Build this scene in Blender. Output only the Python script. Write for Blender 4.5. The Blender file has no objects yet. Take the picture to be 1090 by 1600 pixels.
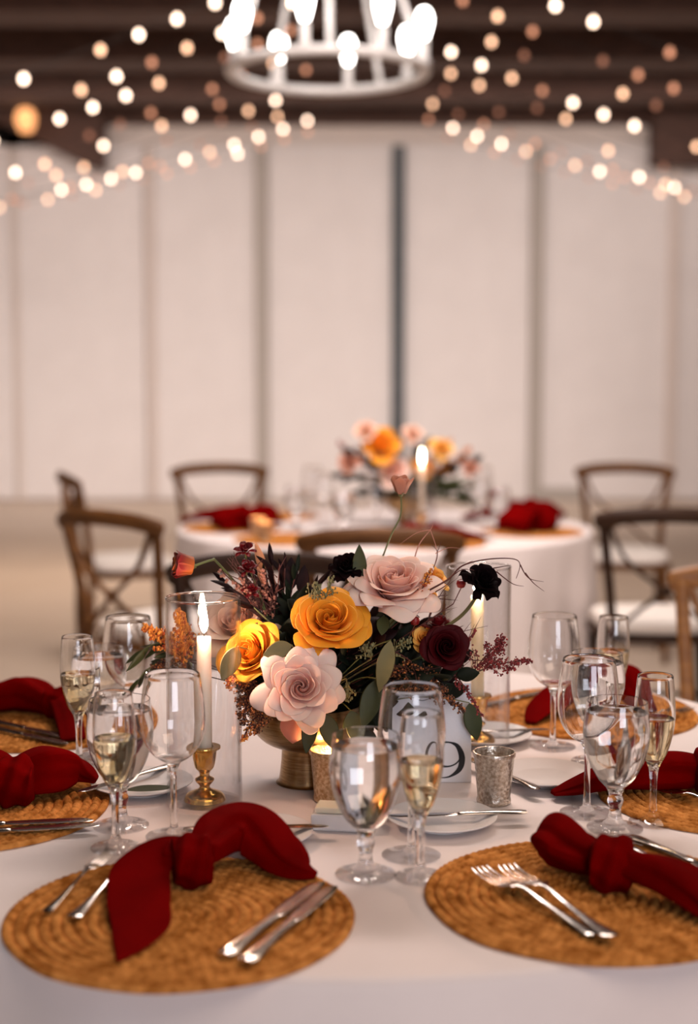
import bpy, math, random
from mathutils import Vector, Matrix, noise
V = Vector
PI = math.pi
rnd = random.Random(7)
S = bpy.context.scene
COL = S.collection
# ------------------------------------------------------------------ camera
F = 2222.0
HC = 1.335
TH = math.atan(214 / F)
cam_d = bpy.data.cameras.new('camera'); cam = bpy.data.objects.new('camera', cam_d); COL.objects.link(cam)
cam.location = (0, 0, HC); cam.rotation_euler = (PI / 2 - TH, 0, 0)
cam_d.sensor_fit = 'VERTICAL'; cam_d.sensor_height = 36; cam_d.sensor_width = 36; cam_d.lens = 50
cam_d.clip_start = 0.05; cam_d.clip_end = 200
cam_d.dof.use_dof = True; cam_d.dof.focus_distance = 1.95; cam_d.dof.aperture_fstop = 2.1
S.camera = cam
S.view_settings.view_transform = 'Standard'; S.view_settings.look = 'None'
S.view_settings.gamma = 1; S.view_settings.exposure = 0.0
S.view_settings.use_curve_mapping = False
S.cycles.use_denoising = True
S.cycles.use_adaptive_sampling = False
S.cycles.max_bounces = 14; S.cycles.transmission_bounces = 14; S.cycles.glossy_bounces = 6; S.cycles.diffuse_bounces = 4
S.cycles.transparent_max_bounces = 16
S.cycles.caustics_refractive = True; S.cycles.caustics_reflective = False
S.cycles.sample_clamp_indirect = 8.0
S.cycles.blur_glossy = 0.5

def ray(x, y):
    a = (x - 545) / F; b = (800 - y) / F
    return V((a, math.cos(TH) + b * math.sin(TH), -math.sin(TH) + b * math.cos(TH)))
def Q(x, y, d):                 # point seen in that direction at distance d from the camera
    return V((0, 0, HC)) + ray(x, y) * d
def P(x, y, z=0.75):            # point on the horizontal plane at height z
    r = ray(x, y); t = (z - HC) / r.z
    return V((0, 0, HC)) + r * t

# ------------------------------------------------------------------ materials
def mk(name):
    m = bpy.data.materials.new(name); m.use_nodes = True
    nt = m.node_tree; b = nt.nodes['Principled BSDF']
    return m, nt, b
def mat(name, col, rough=0.5, metal=0.0, col2=None, nscale=20, bump=0.0, bscale=80, stretch=None, spec=0.5, trans=0, ior=1.5,
        sheen=0, sss=0, emit=None, estr=0, attr=None, detail=3, sssr=0.004):
    m, nt, b = mk(name); N = nt.nodes; L = nt.links
    b.inputs['Base Color'].default_value = (*col, 1)
    b.inputs['Roughness'].default_value = rough; b.inputs['Metallic'].default_value = metal
    b.inputs['Specular IOR Level'].default_value = spec
    b.inputs['Transmission Weight'].default_value = trans; b.inputs['IOR'].default_value = ior
    b.inputs['Sheen Weight'].default_value = sheen
    if sss:
        b.inputs['Subsurface Weight'].default_value = sss
        b.inputs['Subsurface Radius'].default_value = (1, .8, .7) if sssr > .02 else (1, .45, .3)
        b.inputs['Subsurface Scale'].default_value = sssr
    if emit:
        b.inputs['Emission Color'].default_value = (*emit, 1); b.inputs['Emission Strength'].default_value = estr
    tc = N.new('ShaderNodeTexCoord')
    mp = N.new('ShaderNodeMapping'); L.new(tc.outputs['Object'], mp.inputs['Vector'])
    if stretch: mp.inputs['Scale'].default_value = stretch
    if col2 is not None:
        mx = N.new('ShaderNodeMix'); mx.data_type = 'RGBA'
        mx.inputs[6].default_value = (*col, 1); mx.inputs[7].default_value = (*col2, 1)
        if attr:
            a = N.new('ShaderNodeAttribute'); a.attribute_name = attr
            L.new(a.outputs['Fac'], mx.inputs[0])
        else:
            n = N.new('ShaderNodeTexNoise'); n.inputs['Scale'].default_value = nscale; n.inputs['Detail'].default_value = detail
            r = N.new('ShaderNodeMapRange'); r.inputs[1].default_value = .35; r.inputs[2].default_value = .65
            L.new(mp.outputs[0], n.inputs['Vector']); L.new(n.outputs['Fac'], r.inputs[0]); L.new(r.outputs[0], mx.inputs[0])
        L.new(mx.outputs[2], b.inputs['Base Color'])
    if bump:
        n2 = N.new('ShaderNodeTexNoise'); n2.inputs['Scale'].default_value = bscale; n2.inputs['Detail'].default_value = 3
        bp = N.new('ShaderNodeBump'); bp.inputs['Strength'].default_value = bump; bp.inputs['Distance'].default_value = .002
        L.new(mp.outputs[0], n2.inputs['Vector']); L.new(n2.outputs['Fac'], bp.inputs['Height']); L.new(bp.outputs[0], b.inputs['Normal'])
    return m
def thin_glass(name):
    m, nt, b = mk(name); N = nt.nodes; L = nt.links
    N.remove(b); out = N['Material Output']
    tr = N.new('ShaderNodeBsdfTransparent'); tr.inputs[0].default_value = (.975, .975, .98, 1)
    gl = N.new('ShaderNodeBsdfGlossy'); gl.inputs['Roughness'].default_value = .02
    lw = N.new('ShaderNodeLayerWeight'); lw.inputs[0].default_value = .5; pw = N.new('ShaderNodeMath'); pw.operation = 'POWER'; pw.inputs[1].default_value = 3.2; L.new(lw.outputs['Facing'], pw.inputs[0]); fr = N.new('ShaderNodeMath'); fr.operation = 'MULTIPLY_ADD'; fr.inputs[1].default_value = .85; fr.inputs[2].default_value = .06; L.new(pw.outputs[0], fr.inputs[0])
    mx = N.new('ShaderNodeMixShader'); L.new(fr.outputs[0], mx.inputs[0]); L.new(tr.outputs[0], mx.inputs[1]); L.new(gl.outputs[0], mx.inputs[2])
    L.new(mx.outputs[0], out.inputs['Surface']); return m
def emitter(name, col, s, sampled=True):
    m, nt, b = mk(name)
    b.inputs['Base Color'].default_value = (0, 0, 0, 1); b.inputs['Specular IOR Level'].default_value = 0
    b.inputs['Emission Color'].default_value = (*col, 1); b.inputs['Emission Strength'].default_value = s
    try: m.cycles.emission_sampling = 'AUTO' if sampled else 'NONE'
    except Exception: pass
    return m

M = {}
M['cloth'] = mat('white_table_linen', (.82, .74, .72), .85, col2=(.79, .71, .69), nscale=9, bump=.15, bscale=500, sheen=.1)
M['jute'] = mat('woven_jute', (.66, .28, .072), .9, spec=.05, col2=(.30, .10, .016), nscale=60, bump=.7, bscale=420, detail=6)
M['napkin'] = mat('dark_red_napkin_cloth', (.15, .0003, .0004), .95, col2=(.10, .0002, .0003), nscale=14, bump=.6, bscale=28, spec=.02)
M['glass'] = mat('clear_glass', (1, 1, 1), .0, trans=1, ior=1.5)
M['thinglass'] = thin_glass('thin_clear_glass')
M['water'] = mat('drinking_water', (1, 1, 1), .0, trans=1, ior=1.33)
M['champagne'] = mat('pale_gold_champagne', (.98, .86, .58), .0, trans=1, ior=1.34)
M['silver'] = mat('polished_silverware', (.66, .61, .57), .18, 1.0, col2=(.50, .45, .41), nscale=30, bump=.05, bscale=200)
M['porcelain'] = mat('white_porcelain', (.82, .79, .78), .15, col2=(.80, .77, .75), nscale=4)
M['brass'] = mat('polished_brass', (.80, .48, .13), .18, 1.0, col2=(.62, .34, .08), nscale=40)
M['brushed'] = mat('brushed_antique_brass', (.36, .24, .12), .30, 1.0, col2=(.24, .145, .065), nscale=40, stretch=(1, 1, 12))
M['mercury'] = mat('mercury_glass', (.74, .68, .60), .28, .85, col2=(.42, .34, .26), nscale=220, bump=.5, bscale=240)
M['mercury_lit'] = mat('glow_tinted_mercury_glass', (.72, .55, .36), .3, .6, col2=(.44, .26, .12), nscale=220, bump=.5, bscale=240)  # lit copy of the mercury glass: candle glow put into the colour, no emission
M['wax'] = mat('blush_candle_wax', (1, .70, .55), .45, sss=1, sssr=.05, col2=(.99, .66, .50), nscale=12)
M['wax_lit'] = mat('glow_tinted_wax', (1, .66, .42), .45, sss=1, sssr=.06)  # lit copy of the wax: orange flame glow put into the base colour
M['wick'] = mat('charred_wick', (.02, .015, .01), .9)
M['flame'] = emitter('candle_flame', (1, .74, .42), 26)
M['flame_tip'] = emitter('candle_flame_core', (1, .86, .62), 50)
M['card'] = mat('white_card_stock', (.80, .80, .84), .7, bump=.1, bscale=300)
M['ink'] = mat('black_ink', (.006, .006, .008), .6)
M['butter'] = mat('pale_butter', (.88, .80, .62), .5, sss=.2)
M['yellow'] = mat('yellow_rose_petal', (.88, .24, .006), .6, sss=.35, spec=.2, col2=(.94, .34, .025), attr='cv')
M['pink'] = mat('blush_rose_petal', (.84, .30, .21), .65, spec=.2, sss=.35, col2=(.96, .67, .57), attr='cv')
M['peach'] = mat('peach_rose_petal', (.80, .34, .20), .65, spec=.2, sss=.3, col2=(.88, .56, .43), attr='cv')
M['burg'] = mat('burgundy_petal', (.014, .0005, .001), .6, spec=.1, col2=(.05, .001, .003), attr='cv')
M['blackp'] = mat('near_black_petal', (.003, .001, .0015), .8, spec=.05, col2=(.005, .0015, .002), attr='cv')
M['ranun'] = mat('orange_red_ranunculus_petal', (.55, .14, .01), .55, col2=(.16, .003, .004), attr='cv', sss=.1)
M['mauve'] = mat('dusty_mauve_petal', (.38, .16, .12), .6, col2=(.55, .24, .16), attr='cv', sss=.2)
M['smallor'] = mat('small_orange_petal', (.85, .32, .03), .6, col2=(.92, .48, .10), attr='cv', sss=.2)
M['stem'] = mat('green_stem', (.16, .17, .05), .6, col2=(.10, .12, .04), nscale=30)
M['twig'] = mat('dark_red_twig', (.07, .018, .014), .6, col2=(.12, .03, .02), nscale=30)
M['paletwig'] = mat('pale_pink_twig', (.50, .22, .16), .6)
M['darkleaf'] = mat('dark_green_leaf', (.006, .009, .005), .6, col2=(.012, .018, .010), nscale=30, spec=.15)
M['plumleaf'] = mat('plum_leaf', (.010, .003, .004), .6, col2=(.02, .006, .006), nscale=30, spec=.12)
M['sageleaf'] = mat('grey_green_leaf', (.25, .20, .075), .5, spec=.2, col2=(.18, .155, .065), nscale=25)
M['greenleaf'] = mat('green_leaf', (.035, .045, .014), .45, spec=.25, col2=(.055, .065, .022), nscale=25)
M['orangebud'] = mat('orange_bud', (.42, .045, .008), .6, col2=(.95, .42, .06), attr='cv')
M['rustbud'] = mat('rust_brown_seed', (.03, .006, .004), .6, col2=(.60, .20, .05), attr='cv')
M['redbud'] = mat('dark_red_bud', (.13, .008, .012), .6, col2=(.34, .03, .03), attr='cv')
M['berry'] = mat('dark_red_berry', (.22, .006, .008), .35, col2=(.12, .003, .006), attr='cv')
M['greenbud'] = mat('olive_seed', (.12, .12, .05), .6, col2=(.26, .25, .11), attr='cv')
M['wood'] = mat('brown_chair_wood', (.17, .070, .018), .5, spec=.25, col2=(.085, .032, .008), nscale=9, stretch=(1, 1, 6), bump=.1, bscale=40)
M['darkwood'] = mat('dark_chair_wood', (.045, .020, .009), .5, spec=.2, col2=(.025, .010, .005), nscale=9, stretch=(1, 1, 6))
M['lightwood'] = mat('honey_chair_wood', (.36, .16, .045), .45, col2=(.24, .10, .03), nscale=9, stretch=(1, 1, 6))
M['cushion'] = mat('white_seat_cushion', (.82, .76, .70), .85, bump=.2, bscale=90)
M['blind'] = mat('white_painted_slats', (.80, .76, .74), .7, col2=(.77, .73, .71), nscale=3)
M['wallw'] = mat('cream_wall_paint', (.78, .70, .64), .8, col2=(.75, .66, .60), nscale=2, bump=.1, bscale=30)
M['post_grey'] = mat('grey_post_paint', (.40, .36, .32), .6)
M['post_dark'] = mat('dark_slate_post', (.035, .045, .05), .5, col2=(.06, .07, .075), nscale=6)
M['post_faint'] = mat('warm_white_post_paint', (.66, .58, .53), .6)
M['beam'] = mat('dark_brown_beam', (.10, .048, .033), .75, col2=(.06, .027, .018), nscale=6, stretch=(1, 6, 6), bump=.2, bscale=30)
M['plank'] = mat('black_brown_ceiling_plank', (.020, .011, .008), .8, col2=(.012, .007, .005), nscale=5, stretch=(6, 1, 1))
M['floor'] = mat('beige_floor', (.60, .49, .39), .55, col2=(.55, .44, .34), nscale=1.5, bump=.05, bscale=10)
M['white_metal'] = mat('white_enamel_metal', (.72, .70, .68), .4, .1)
M['wire'] = mat('black_light_wire', (.012, .009, .008), .7)
M['edison'] = emitter('frosted_edison_bulb', (1, .93, .87), 13)
M['b1'] = emitter('bright_fairy_bulb', (1, .72, .54), 9.5, False)
M['b2'] = emitter('warm_fairy_bulb', (1, .56, .34), 5, False)
M['b3'] = emitter('dim_amber_fairy_bulb', (1, .42, .24), 1.8, False)
M['b4'] = emitter('faint_amber_fairy_bulb', (1, .40, .24), .7, False)
M['amberlamp'] = emitter('amber_wall_lamp_shade', (1, .42, .16), 2.0)

# ------------------------------------------------------------------ mesh builder
def frame_from(d, up=V((0, 0, 1))):
    z = d.normalized()
    if abs(z.dot(up)) > .98: up = V((0, 1, 0))
    x = up.cross(z).normalized(); y = z.cross(x)
    return Matrix((x, y, z)).transposed().to_4x4()
_t = (1 + 5 ** .5) / 2
ICO_V = [V(p).normalized() for p in [(-1,_t,0),(1,_t,0),(-1,-_t,0),(1,-_t,0),(0,-1,_t),(0,1,_t),(0,-1,-_t),(0,1,-_t),(_t,0,-1),(_t,0,1),(-_t,0,-1),(-_t,0,1)]]
ICO_F = [(0,11,5),(0,5,1),(0,1,7),(0,7,10),(0,10,11),(1,5,9),(5,11,4),(11,10,2),(10,7,6),(7,1,8),(3,9,4),(3,4,2),(3,2,6),(3,6,8),(3,8,9),(4,9,5),(2,4,11),(6,2,10),(8,6,7),(9,8,1)]
class MB:
    def __init__(s): s.v = []; s.f = []; s.c = []; s.hasc = False
    def addv(s, p, c=0.0): s.v.append((p[0], p[1], p[2])); s.c.append(c); return len(s.v) - 1
    def grid(s, rows, closed=False, cs=None):
        idx = [[s.addv(p, cs[i][j] if cs else 0) for j, p in enumerate(r)] for i, r in enumerate(rows)]
        n = len(rows[0])
        for i in range(len(rows) - 1):
            for j in range(n if closed else n - 1):
                k = (j + 1) % n
                s.f.append((idx[i][j], idx[i][k], idx[i + 1][k], idx[i + 1][j]))
        return idx
    def cap(s, ring, flip=False):
        s.f.append(tuple(reversed(ring)) if flip else tuple(ring))
    def lathe(s, prof, n=40, mt=None, sx=1, sy=1):
        mt = mt or Matrix(); rings = []
        for r, z in prof:
            if r < 1e-6: rings.append([s.addv(mt @ V((0, 0, z)))])
            else: rings.append([s.addv(mt @ V((r * sx * math.cos(2*PI*k/n), r * sy * math.sin(2*PI*k/n), z))) for k in range(n)])
        for a, b in zip(rings, rings[1:]):
            for k in range(n):
                j = (k + 1) % n
                if len(a) == 1 and len(b) == 1: continue
                if len(a) == 1: s.f.append((a[0], b[j], b[k]))
                elif len(b) == 1: s.f.append((a[k], a[j], b[0]))
                else: s.f.append((a[k], a[j], b[j], b[k]))
    def tube(s, pts, rad, n=8, flat=1.0, side=None, c=0):
        pts = [V(p) for p in pts]; k = len(pts)
        if not hasattr(rad, '__len__'): rad = [rad] * k
        ref = None; rings = []
        for i in range(k):
            t = (pts[min(i + 1, k - 1)] - pts[max(i - 1, 0)]).normalized()
            if ref is None:
                ref = V(side) if side else (V((0, 0, 1)) if abs(t.z) < .9 else V((1, 0, 0)))
            x = (ref - t * ref.dot(t)).normalized(); ref = x; y = t.cross(x)
            rings.append([s.addv(pts[i] + x * math.cos(2*PI*j/n) * rad[i] + y * math.sin(2*PI*j/n) * rad[i] * flat, c) for j in range(n)])
        for a, b in zip(rings, rings[1:]):
            for j in range(n): s.f.append((a[j], a[(j+1) % n], b[(j+1) % n], b[j]))
        s.cap(rings[0], True); s.cap(rings[-1])
    def ball(s, p, r, c=0, sc=(1, 1, 1), rot=None):
        o = len(s.v)
        for q in ICO_V:
            w = V((q.x * sc[0], q.y * sc[1], q.z * sc[2])) * r
            if rot: w = rot @ w
            s.addv(V(p) + w, c)
        for f in ICO_F: s.f.append(tuple(o + i for i in f))
    def box(s, x0, y0, z0, x1, y1, z1, mt=None):
        mt = mt or Matrix(); o = len(s.v)
        for z in (z0, z1):
            for x, y in ((x0, y0), (x1, y0), (x1, y1), (x0, y1)): s.addv(mt @ V((x, y, z)))
        for f in ((3,2,1,0),(4,5,6,7),(0,1,5,4),(1,2,6,5),(2,3,7,6),(3,0,4,7)): s.f.append(tuple(o + i for i in f))
    def xf(s, mt): s.v = [tuple(mt @ V(p)) for p in s.v]; return s
    def build(s, name, m, parent=None, smooth=True, loc=None, bevel=0, sub=0, solid=0):
        me = bpy.data.meshes.new(name)
        o = V(loc) if loc is not None else V((0, 0, 0))
        me.from_pydata([(p[0]-o.x, p[1]-o.y, p[2]-o.z) for p in s.v], [], s.f)
        if any(s.c):
            a = me.attributes.new('cv', 'FLOAT', 'POINT'); a.data.foreach_set('value', s.c)
        me.materials.append(m)
        if smooth: me.polygons.foreach_set('use_smooth', [True] * len(me.polygons))
        if smooth: me.set_sharp_from_angle(angle=math.radians(38))
        me.update()
        ob = bpy.data.objects.new(name, me); COL.objects.link(ob)
        if parent is not None: ob.parent = parent
        elif loc is not None: ob.location = o
        if solid:
            md = ob.modifiers.new('thickness', 'SOLIDIFY'); md.thickness = solid; md.offset = 0
        if sub:
            md = ob.modifiers.new('smooth', 'SUBSURF'); md.levels = sub; md.render_levels = sub
        if bevel:
            md = ob.modifiers.new('bevel', 'BEVEL'); md.width = bevel; md.segments = 2; md.limit_method = 'ANGLE'
        return ob
def tag(o, label, cat, group=None, kind=None):
    if label: o['label'] = label
    if cat: o['category'] = cat
    if group: o['group'] = group
    if kind: o['kind'] = kind
    return o
def thing(name, label, cat, loc=(0, 0, 0), rz=0, group=None):
    o = bpy.data.objects.new(name, None); COL.objects.link(o); o.empty_display_size = .05
    o.location = loc; o.rotation_euler = (0, 0, rz)
    return tag(o, label, cat, group)
def struct(ob): ob['kind'] = 'structure'; return ob
def dup(o, loc=None, rz=None, label=None, group=None, scale=None):
    c = o.copy(); COL.objects.link(c)
    def rec(a, b):
        for ch in list(a.children):
            d = ch.copy(); COL.objects.link(d); d.parent = b; rec(ch, d)
    rec(o, c)
    if loc is not None: c.location = loc
    if rz is not None: c.rotation_euler = (0, 0, rz)
    if label: c['label'] = label
    if group: c['group'] = group
    if scale: c.scale = (scale,) * 3
    return c
def spline(pts, n):             # Catmull-Rom through tuples of any length
    out = []; k = len(pts)
    for i in range(k - 1):
        p0 = pts[max(i-1, 0)]; p1 = pts[i]; p2 = pts[i+1]; p3 = pts[min(i+2, k-1)]
        for j in range(n):
            t = j / n
            out.append(tuple(.5*((2*b)+(-a+c)*t+(2*a-5*b+4*c-d)*t*t+(-a+3*b-3*c+d)*t**3) for a, b, c, d in zip(p0, p1, p2, p3)))
    out.append(tuple(pts[-1])); return out

# ================================================================== SETTING
YB = 15.2
def boxo(name, m, x0, y0, z0, x1, y1, z1, bevel=0):
    b = MB(); b.box(x0, y0, z0, x1, y1, z1); return b.build(name, m, smooth=False, bevel=bevel)
struct(boxo('floor', M['floor'], -6, -4, -.1, 6, YB + .3, 0))
struct(boxo('wall_back', M['wallw'], -6, YB, 0, 6, YB + .2, 4.6))
struct(boxo('wall_left', M['wallw'], -6.2, -4, 0, -6, YB + .2, 4.6))
struct(boxo('wall_right', M['wallw'], 6, -4, 0, 6.2, YB + .2, 4.6))
struct(boxo('ceiling', M['plank'], -6.2, -4, 4.5, 6.2, YB + .2, 4.6))
n = 1
for y in (5.8, 7.4, 9.0, 10.67, 12.3, 13.9):
    struct(boxo('trim_%d' % n, M['beam'], -6, y, 3.98, 6, y + .5, 4.5, .01)); n += 1
# header band, corner soffits, king post, wall posts
struct(boxo('trim_%d' % n, M['beam'], -6, 15.0, 3.93, 6, YB, 4.5, .01)); n += 1
def px(x, d=15.15): return (x - 545) / F * d
def pz(y, d=15.15): return Q(545, y, d).z
struct(boxo('trim_%d' % n, M['beam'], px(1003), 14.85, pz(268), 6, 15.15, 4.4, .01)); n += 1
b = MB(); a0 = [(px(-420), pz(0)), (px(-420), 4.45), (px(175), 4.45), (px(175), pz(272)), (px(150), pz(268)), (px(0), pz(196))]
lo = [b.addv((x, 14.85, z)) for x, z in a0]; hi = [b.addv((x, 15.15, z)) for x, z in a0]
b.f += [tuple(lo), tuple(reversed(hi))] + [(lo[i], hi[i], hi[(i+1) % 6], lo[(i+1) % 6]) for i in range(6)]
struct(b.build('trim_%d' % n, M['beam'], smooth=False)); n += 1
struct(boxo('trim_%d' % n, M['beam'], px(553, 13), 13.0, 3.95, px(588, 13), 13.2, 4.5, .01)); n += 1
ztop = pz(236)
posts = [(240, 'post_faint', .08), (410, 'post_grey', .13), (621, 'post_dark', .13), (835, 'post_grey', .13), (1045, 'post_faint', .10)]
for x, mm, w in posts:
    struct(boxo('trim_%d' % n, M[mm], px(x) - w/2, 15.06, .02, px(x) + w/2, YB, ztop, .005)); n += 1
struct(boxo('baseboard_back', M['post_grey'], px(838), 15.08, 0, px(915), YB, .14))
# slatted white blinds between the posts
ed = [-330, 30, 236, 410, 621, 835, 1045, 1300]
bl_lab = ['white slatted blind panel at the far left of the back wall',
          'white slatted blind panel in the left corner beside the faint post',
          'white slatted blind panel directly left of the left grey post',
          'white slatted blind panel between the left grey post and the dark post',
          'white slatted blind panel between the dark post and the right grey post',
          'white slatted blind panel directly right of the right grey post',
          'white slatted blind panel at the right edge behind the honey wood chair']
for i in range(7):
    g0 = .045 if ed[i] in (236, 1045, 30) else .07; g1 = .045 if ed[i+1] in (236, 1045, 30) else .07; x0 = px(ed[i]) + g0; x1 = px(ed[i+1]) - g1
    t = thing('window_blind', bl_lab[i], 'window blind', ((x0+x1)/2, 15.15, .12), group='blinds on the back wall')
    b = MB(); w = (x1 - x0)/2; z = 0.06
    while z < ztop - .12 - .13:
        b.box(-w, -.012, z, w, .006, z + .102, Matrix.Translation((0, 0, 0)) @ Matrix.Rotation(0.0, 4, 'X'))
        b.box(-w, -.004, z + .1, w, .006, z + .11); z += .11
    b.build('slats', M['blind'], t, smooth=False)
    b = MB(); b.box(-w, -.03, z, w, .006, z + .12); b.build('head_rail', M['blind'], t, smooth=False)
    b = MB(); b.box(-w, -.02, -.1, w, .006, .058); b.build('bottom_rail', M['blind'], t, smooth=False)

# ================================================================== CHANDELIER
cc = Q(512, 112, 6.45); CR = .44
ch = thing('wagon_wheel_chandelier', 'white metal ring chandelier with eight glowing bulbs hanging from the dark ceiling', 'chandelier', cc)
b = MB(); rr = [(CR + .026*math.cos(a), .022*math.sin(a)) for a in [2*PI*k/12 for k in range(13)]]
b.lathe(rr, 72); b.build('ring', M['white_metal'], ch)
apex = V((0, 0, 1.25))
for k in range(5):
    a = math.radians(-88 + 72*k)
    b = MB(); b.tube([V((CR*math.cos(a), CR*math.sin(a), .01)), apex + V((.03*math.cos(a), .03*math.sin(a), 0))], .014, 10)
    b.build('rod', M['white_metal'], ch)
b = MB(); b.lathe([(0, 1.2), (.05, 1.2), (.06, 1.23), (.05, 1.3), (.012, 1.32), (.012, 4.5 - cc.z - .03), (.07, 4.5 - cc.z - .025), (.07, 4.5 - cc.z), (0, 4.5 - cc.z)], 24); b.build('hub', M['white_metal'], ch)
for k in range(8):
    a = math.radians(33 + 45*k); p = V((CR*math.cos(a), CR*math.sin(a), .015))
    b = MB(); b.lathe([(0, 0), (.032, 0), (.034, .01), (.021, .018), (.021, .1), (.018, .105), (0, .105)], 20, Matrix.Translation(p))
    s = b.build('candle_sleeve', M['white_metal'], ch)
    b = MB(); b.lathe([(0, .10), (.014, .10), (.018, .115), (.028, .15), (.036, .185), (.034, .21), (.022, .235), (0, .245)], 20, Matrix.Translation(p))
    b.build('bulb', M['edison'], s)

# ================================================================== STRING LIGHTS
RX = .20; ZR = 3.93
def string_light(d, label, rise, halfx=4.6, sp=.24, bright=.3, zc=ZR, gap=.55, jit=0.0, keep=.62):
    t = thing('string_light', label, 'string lights', (0, d, zc), group='fairy light strings under the dark ceiling')
    vis = .2453 * d + .15
    for sgn in (-1, 1):
        pts = []; X = halfx
        for k in range(25):
            u = k / 24; x = RX * (1-u) + sgn * X * u if sgn > 0 else RX * (1 - u) - X * u
            dx = abs(x - RX)
            z = -rise * dx - .16 * math.sin(PI * u) + jit * math.sin(9*u + d)
            pts.append(V((x, 0, z)))
        b = MB(); b.tube(pts, .0028, 5); b.build('wire', M['wire'], t)
        s = gap + rnd.random() * .1
        acc = 0
        for p0, p1 in zip(pts, pts[1:]):
            l = (p1 - p0).length
            while s < acc + l:
                q = p0.lerp(p1, (s - acc) / l)
                if abs(q.x) < vis and rnd.random() < keep:
                    r = rnd.random()
                    mm = 'b1' if r < bright else 'b2' if r < bright + .22 else 'b3' if r < bright + .5 else 'b4'
                    b = MB(); c = q + V((0, 0, -.03))
                    R = .021
                    b.lathe([(0, -R), (R*.6, -R*.8), (R, 0), (R*.75, R*.7), (R*.3, R*1.3), (0, R*1.4)], 10, Matrix.Translation(c))
                    b.build('bulb', M[mm], t)
                s += sp
            acc += l
for d, lab, ri, br in [
    (8.5, 'string of small lights crossing the very top corners of the picture', .33, .35),
    (9.2, 'nearest but one fairy light string, second from the top', .33, .35),
    (9.9, 'third fairy light string down from the top of the picture', .31, .3),
    (10.6, 'fourth fairy light string down, mostly dim amber bulbs', .32, .12),
    (11.3, 'fifth fairy light string down, level with the chandelier ring', .30, .12),
    (12.0, 'sixth fairy light string down, dim bulbs below the chandelier', .29, .08),
    (12.7, 'amber fairy light string just above the white wall', .29, .08),
    (13.6, 'lowest and brightest fairy light string, across the top of the white wall', .235, .62),
    (14.2, 'faint fairy light string right behind the brightest lowest one', .225, .05)]:
    string_light(d, lab, ri, bright=br, keep=.9 if d > 13 else .72)
# amber wall lamp upper left
lp = Q(40, 186, 14.2)
t = thing('wall_lamp', 'amber glowing lamp on the dark timber at the upper left', 'lamp', lp)
b = MB(); b.lathe([(0, -.12), (.06, -.12), (.10, -.03), (.09, .06), (.05, .1), (0, .1)], 20); b.build('lamp_shade', M['amberlamp'], t)
b = MB(); b.tube([(0, 0, .09), (0, .1, .16), (0, .62, .16)], .015, 8); b.build('bracket', M['wire'], t)

# ================================================================== TABLECLOTHS
def cloth(name, c, R, zt, label, seed):
    b = MB(); n = 220; rows = []
    for r in (0.02, .2, .4, R-.12, R-.04, R-.012): rows.append([(r*math.cos(2*PI*k/n), r*math.sin(2*PI*k/n), zt) for k in range(n)])
    for ang in (20, 45, 70, 90):
        a = math.radians(ang); rows.append([((R-.012+.012*math.sin(a))*math.cos(2*PI*k/n), (R-.012+.012*math.sin(a))*math.sin(2*PI*k/n), zt-.012*(1-math.cos(a))) for k in range(n)])
    for j in range(1, 16):
        u = j / 15; z = zt - .012 - (zt - .02) * u; row = []
        for k in range(n):
            th = 2*PI*k/n
            f = .5 + .5*math.sin(13*th + seed + 1.2*math.sin(3*th)); f2 = math.sin(29*th + 2*seed)
            rr = R + u**.7 * (.055*f**1.3 + .010*f2) + .012*u
            row.append((rr*math.cos(th), rr*math.sin(th), z))
        rows.append(row)
    idx = b.grid(rows, True); b.cap(idx[0])
    b.xf(Matrix.Diagonal((1, 1, 1, 1)))
    o = b.build(name, M['cloth'], loc=(0, 0, 0), solid=.0012); o.location = (c[0], c[1], 0)
    for v in (): pass
    return tag(o, label, 'tablecloth')
TC = V((0.0, 2.09)); TC2 = V((.137, 5.5))
cloth('tablecloth', TC, .76, .749, 'white floor-length tablecloth on the round table in the foreground', .4)
cloth('tablecloth', TC2, .80, .749, 'white tablecloth on the round table in the blurred background', 2.1)
TZ = .75

# ================================================================== PLACEMATS
def placemat_mesh():
    b = MB(); Rm = .19; rings = 15; per = 5; n = 360; rows = []; cs = []
    pitch = Rm / rings
    for i in range(rings):
        lumps = max(8, round(2*PI*(i+.6)*pitch / .0115)); off = rnd.random()*6
        for j in range(per):
            fr = j / per
            r = (i + fr) * pitch
            row = []; cr = []
            for k in range(n):
                th = 2*PI*k/n
                ch_ = abs(math.sin(lumps*th/2 + off + (fr-.5)*2.2))
                h = .0022 + .0048*math.sin(PI*fr)**.6 * (.45 + .55*ch_)
                wob = .0015*noise.noise(V((math.cos(th)*2, math.sin(th)*2, i*.3)))*(r/Rm)*3
                row.append(((r+wob)*math.cos(th), (r+wob)*math.sin(th), h + .0007*math.sin(3*th+1)*r/Rm))
            if i == 0 and j == 0: row = [(1e-4*math.cos(2*PI*k/n), 1e-4*math.sin(2*PI*k/n), .004) for k in range(n)]
            rows.append(row)
    last = rows[-1]
    rows.append([(x*1.006, y*1.006, .003) for x, y, z in last]); rows.append([(x*1.004, y*1.004, .0004) for x, y, z in last])
    rows.append([(x*.9, y*.9, .0002) for x, y, z in last])
    idx = b.grid(rows, True); b.cap(idx[-1], True)
    return b
MATZ = TZ + .0075
mats = [((282, 1432), 'round woven jute placemat at the front left of the near table'),
        ((925, 1400), 'round woven jute placemat at the front right of the near table'),
        ((-50, 1262), 'woven jute placemat at the left edge of the picture under the lower left napkin'),
        ((65, 1128), 'woven jute placemat farthest back on the left of the near table'),
        ((1145, 1240), 'woven jute placemat at the right edge of the near table behind the wine glasses'),
        ((918, 1112), 'woven jute placemat farthest back on the right of the near table')]
m0 = None; MG = 'jute placemats on the near table'
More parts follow.
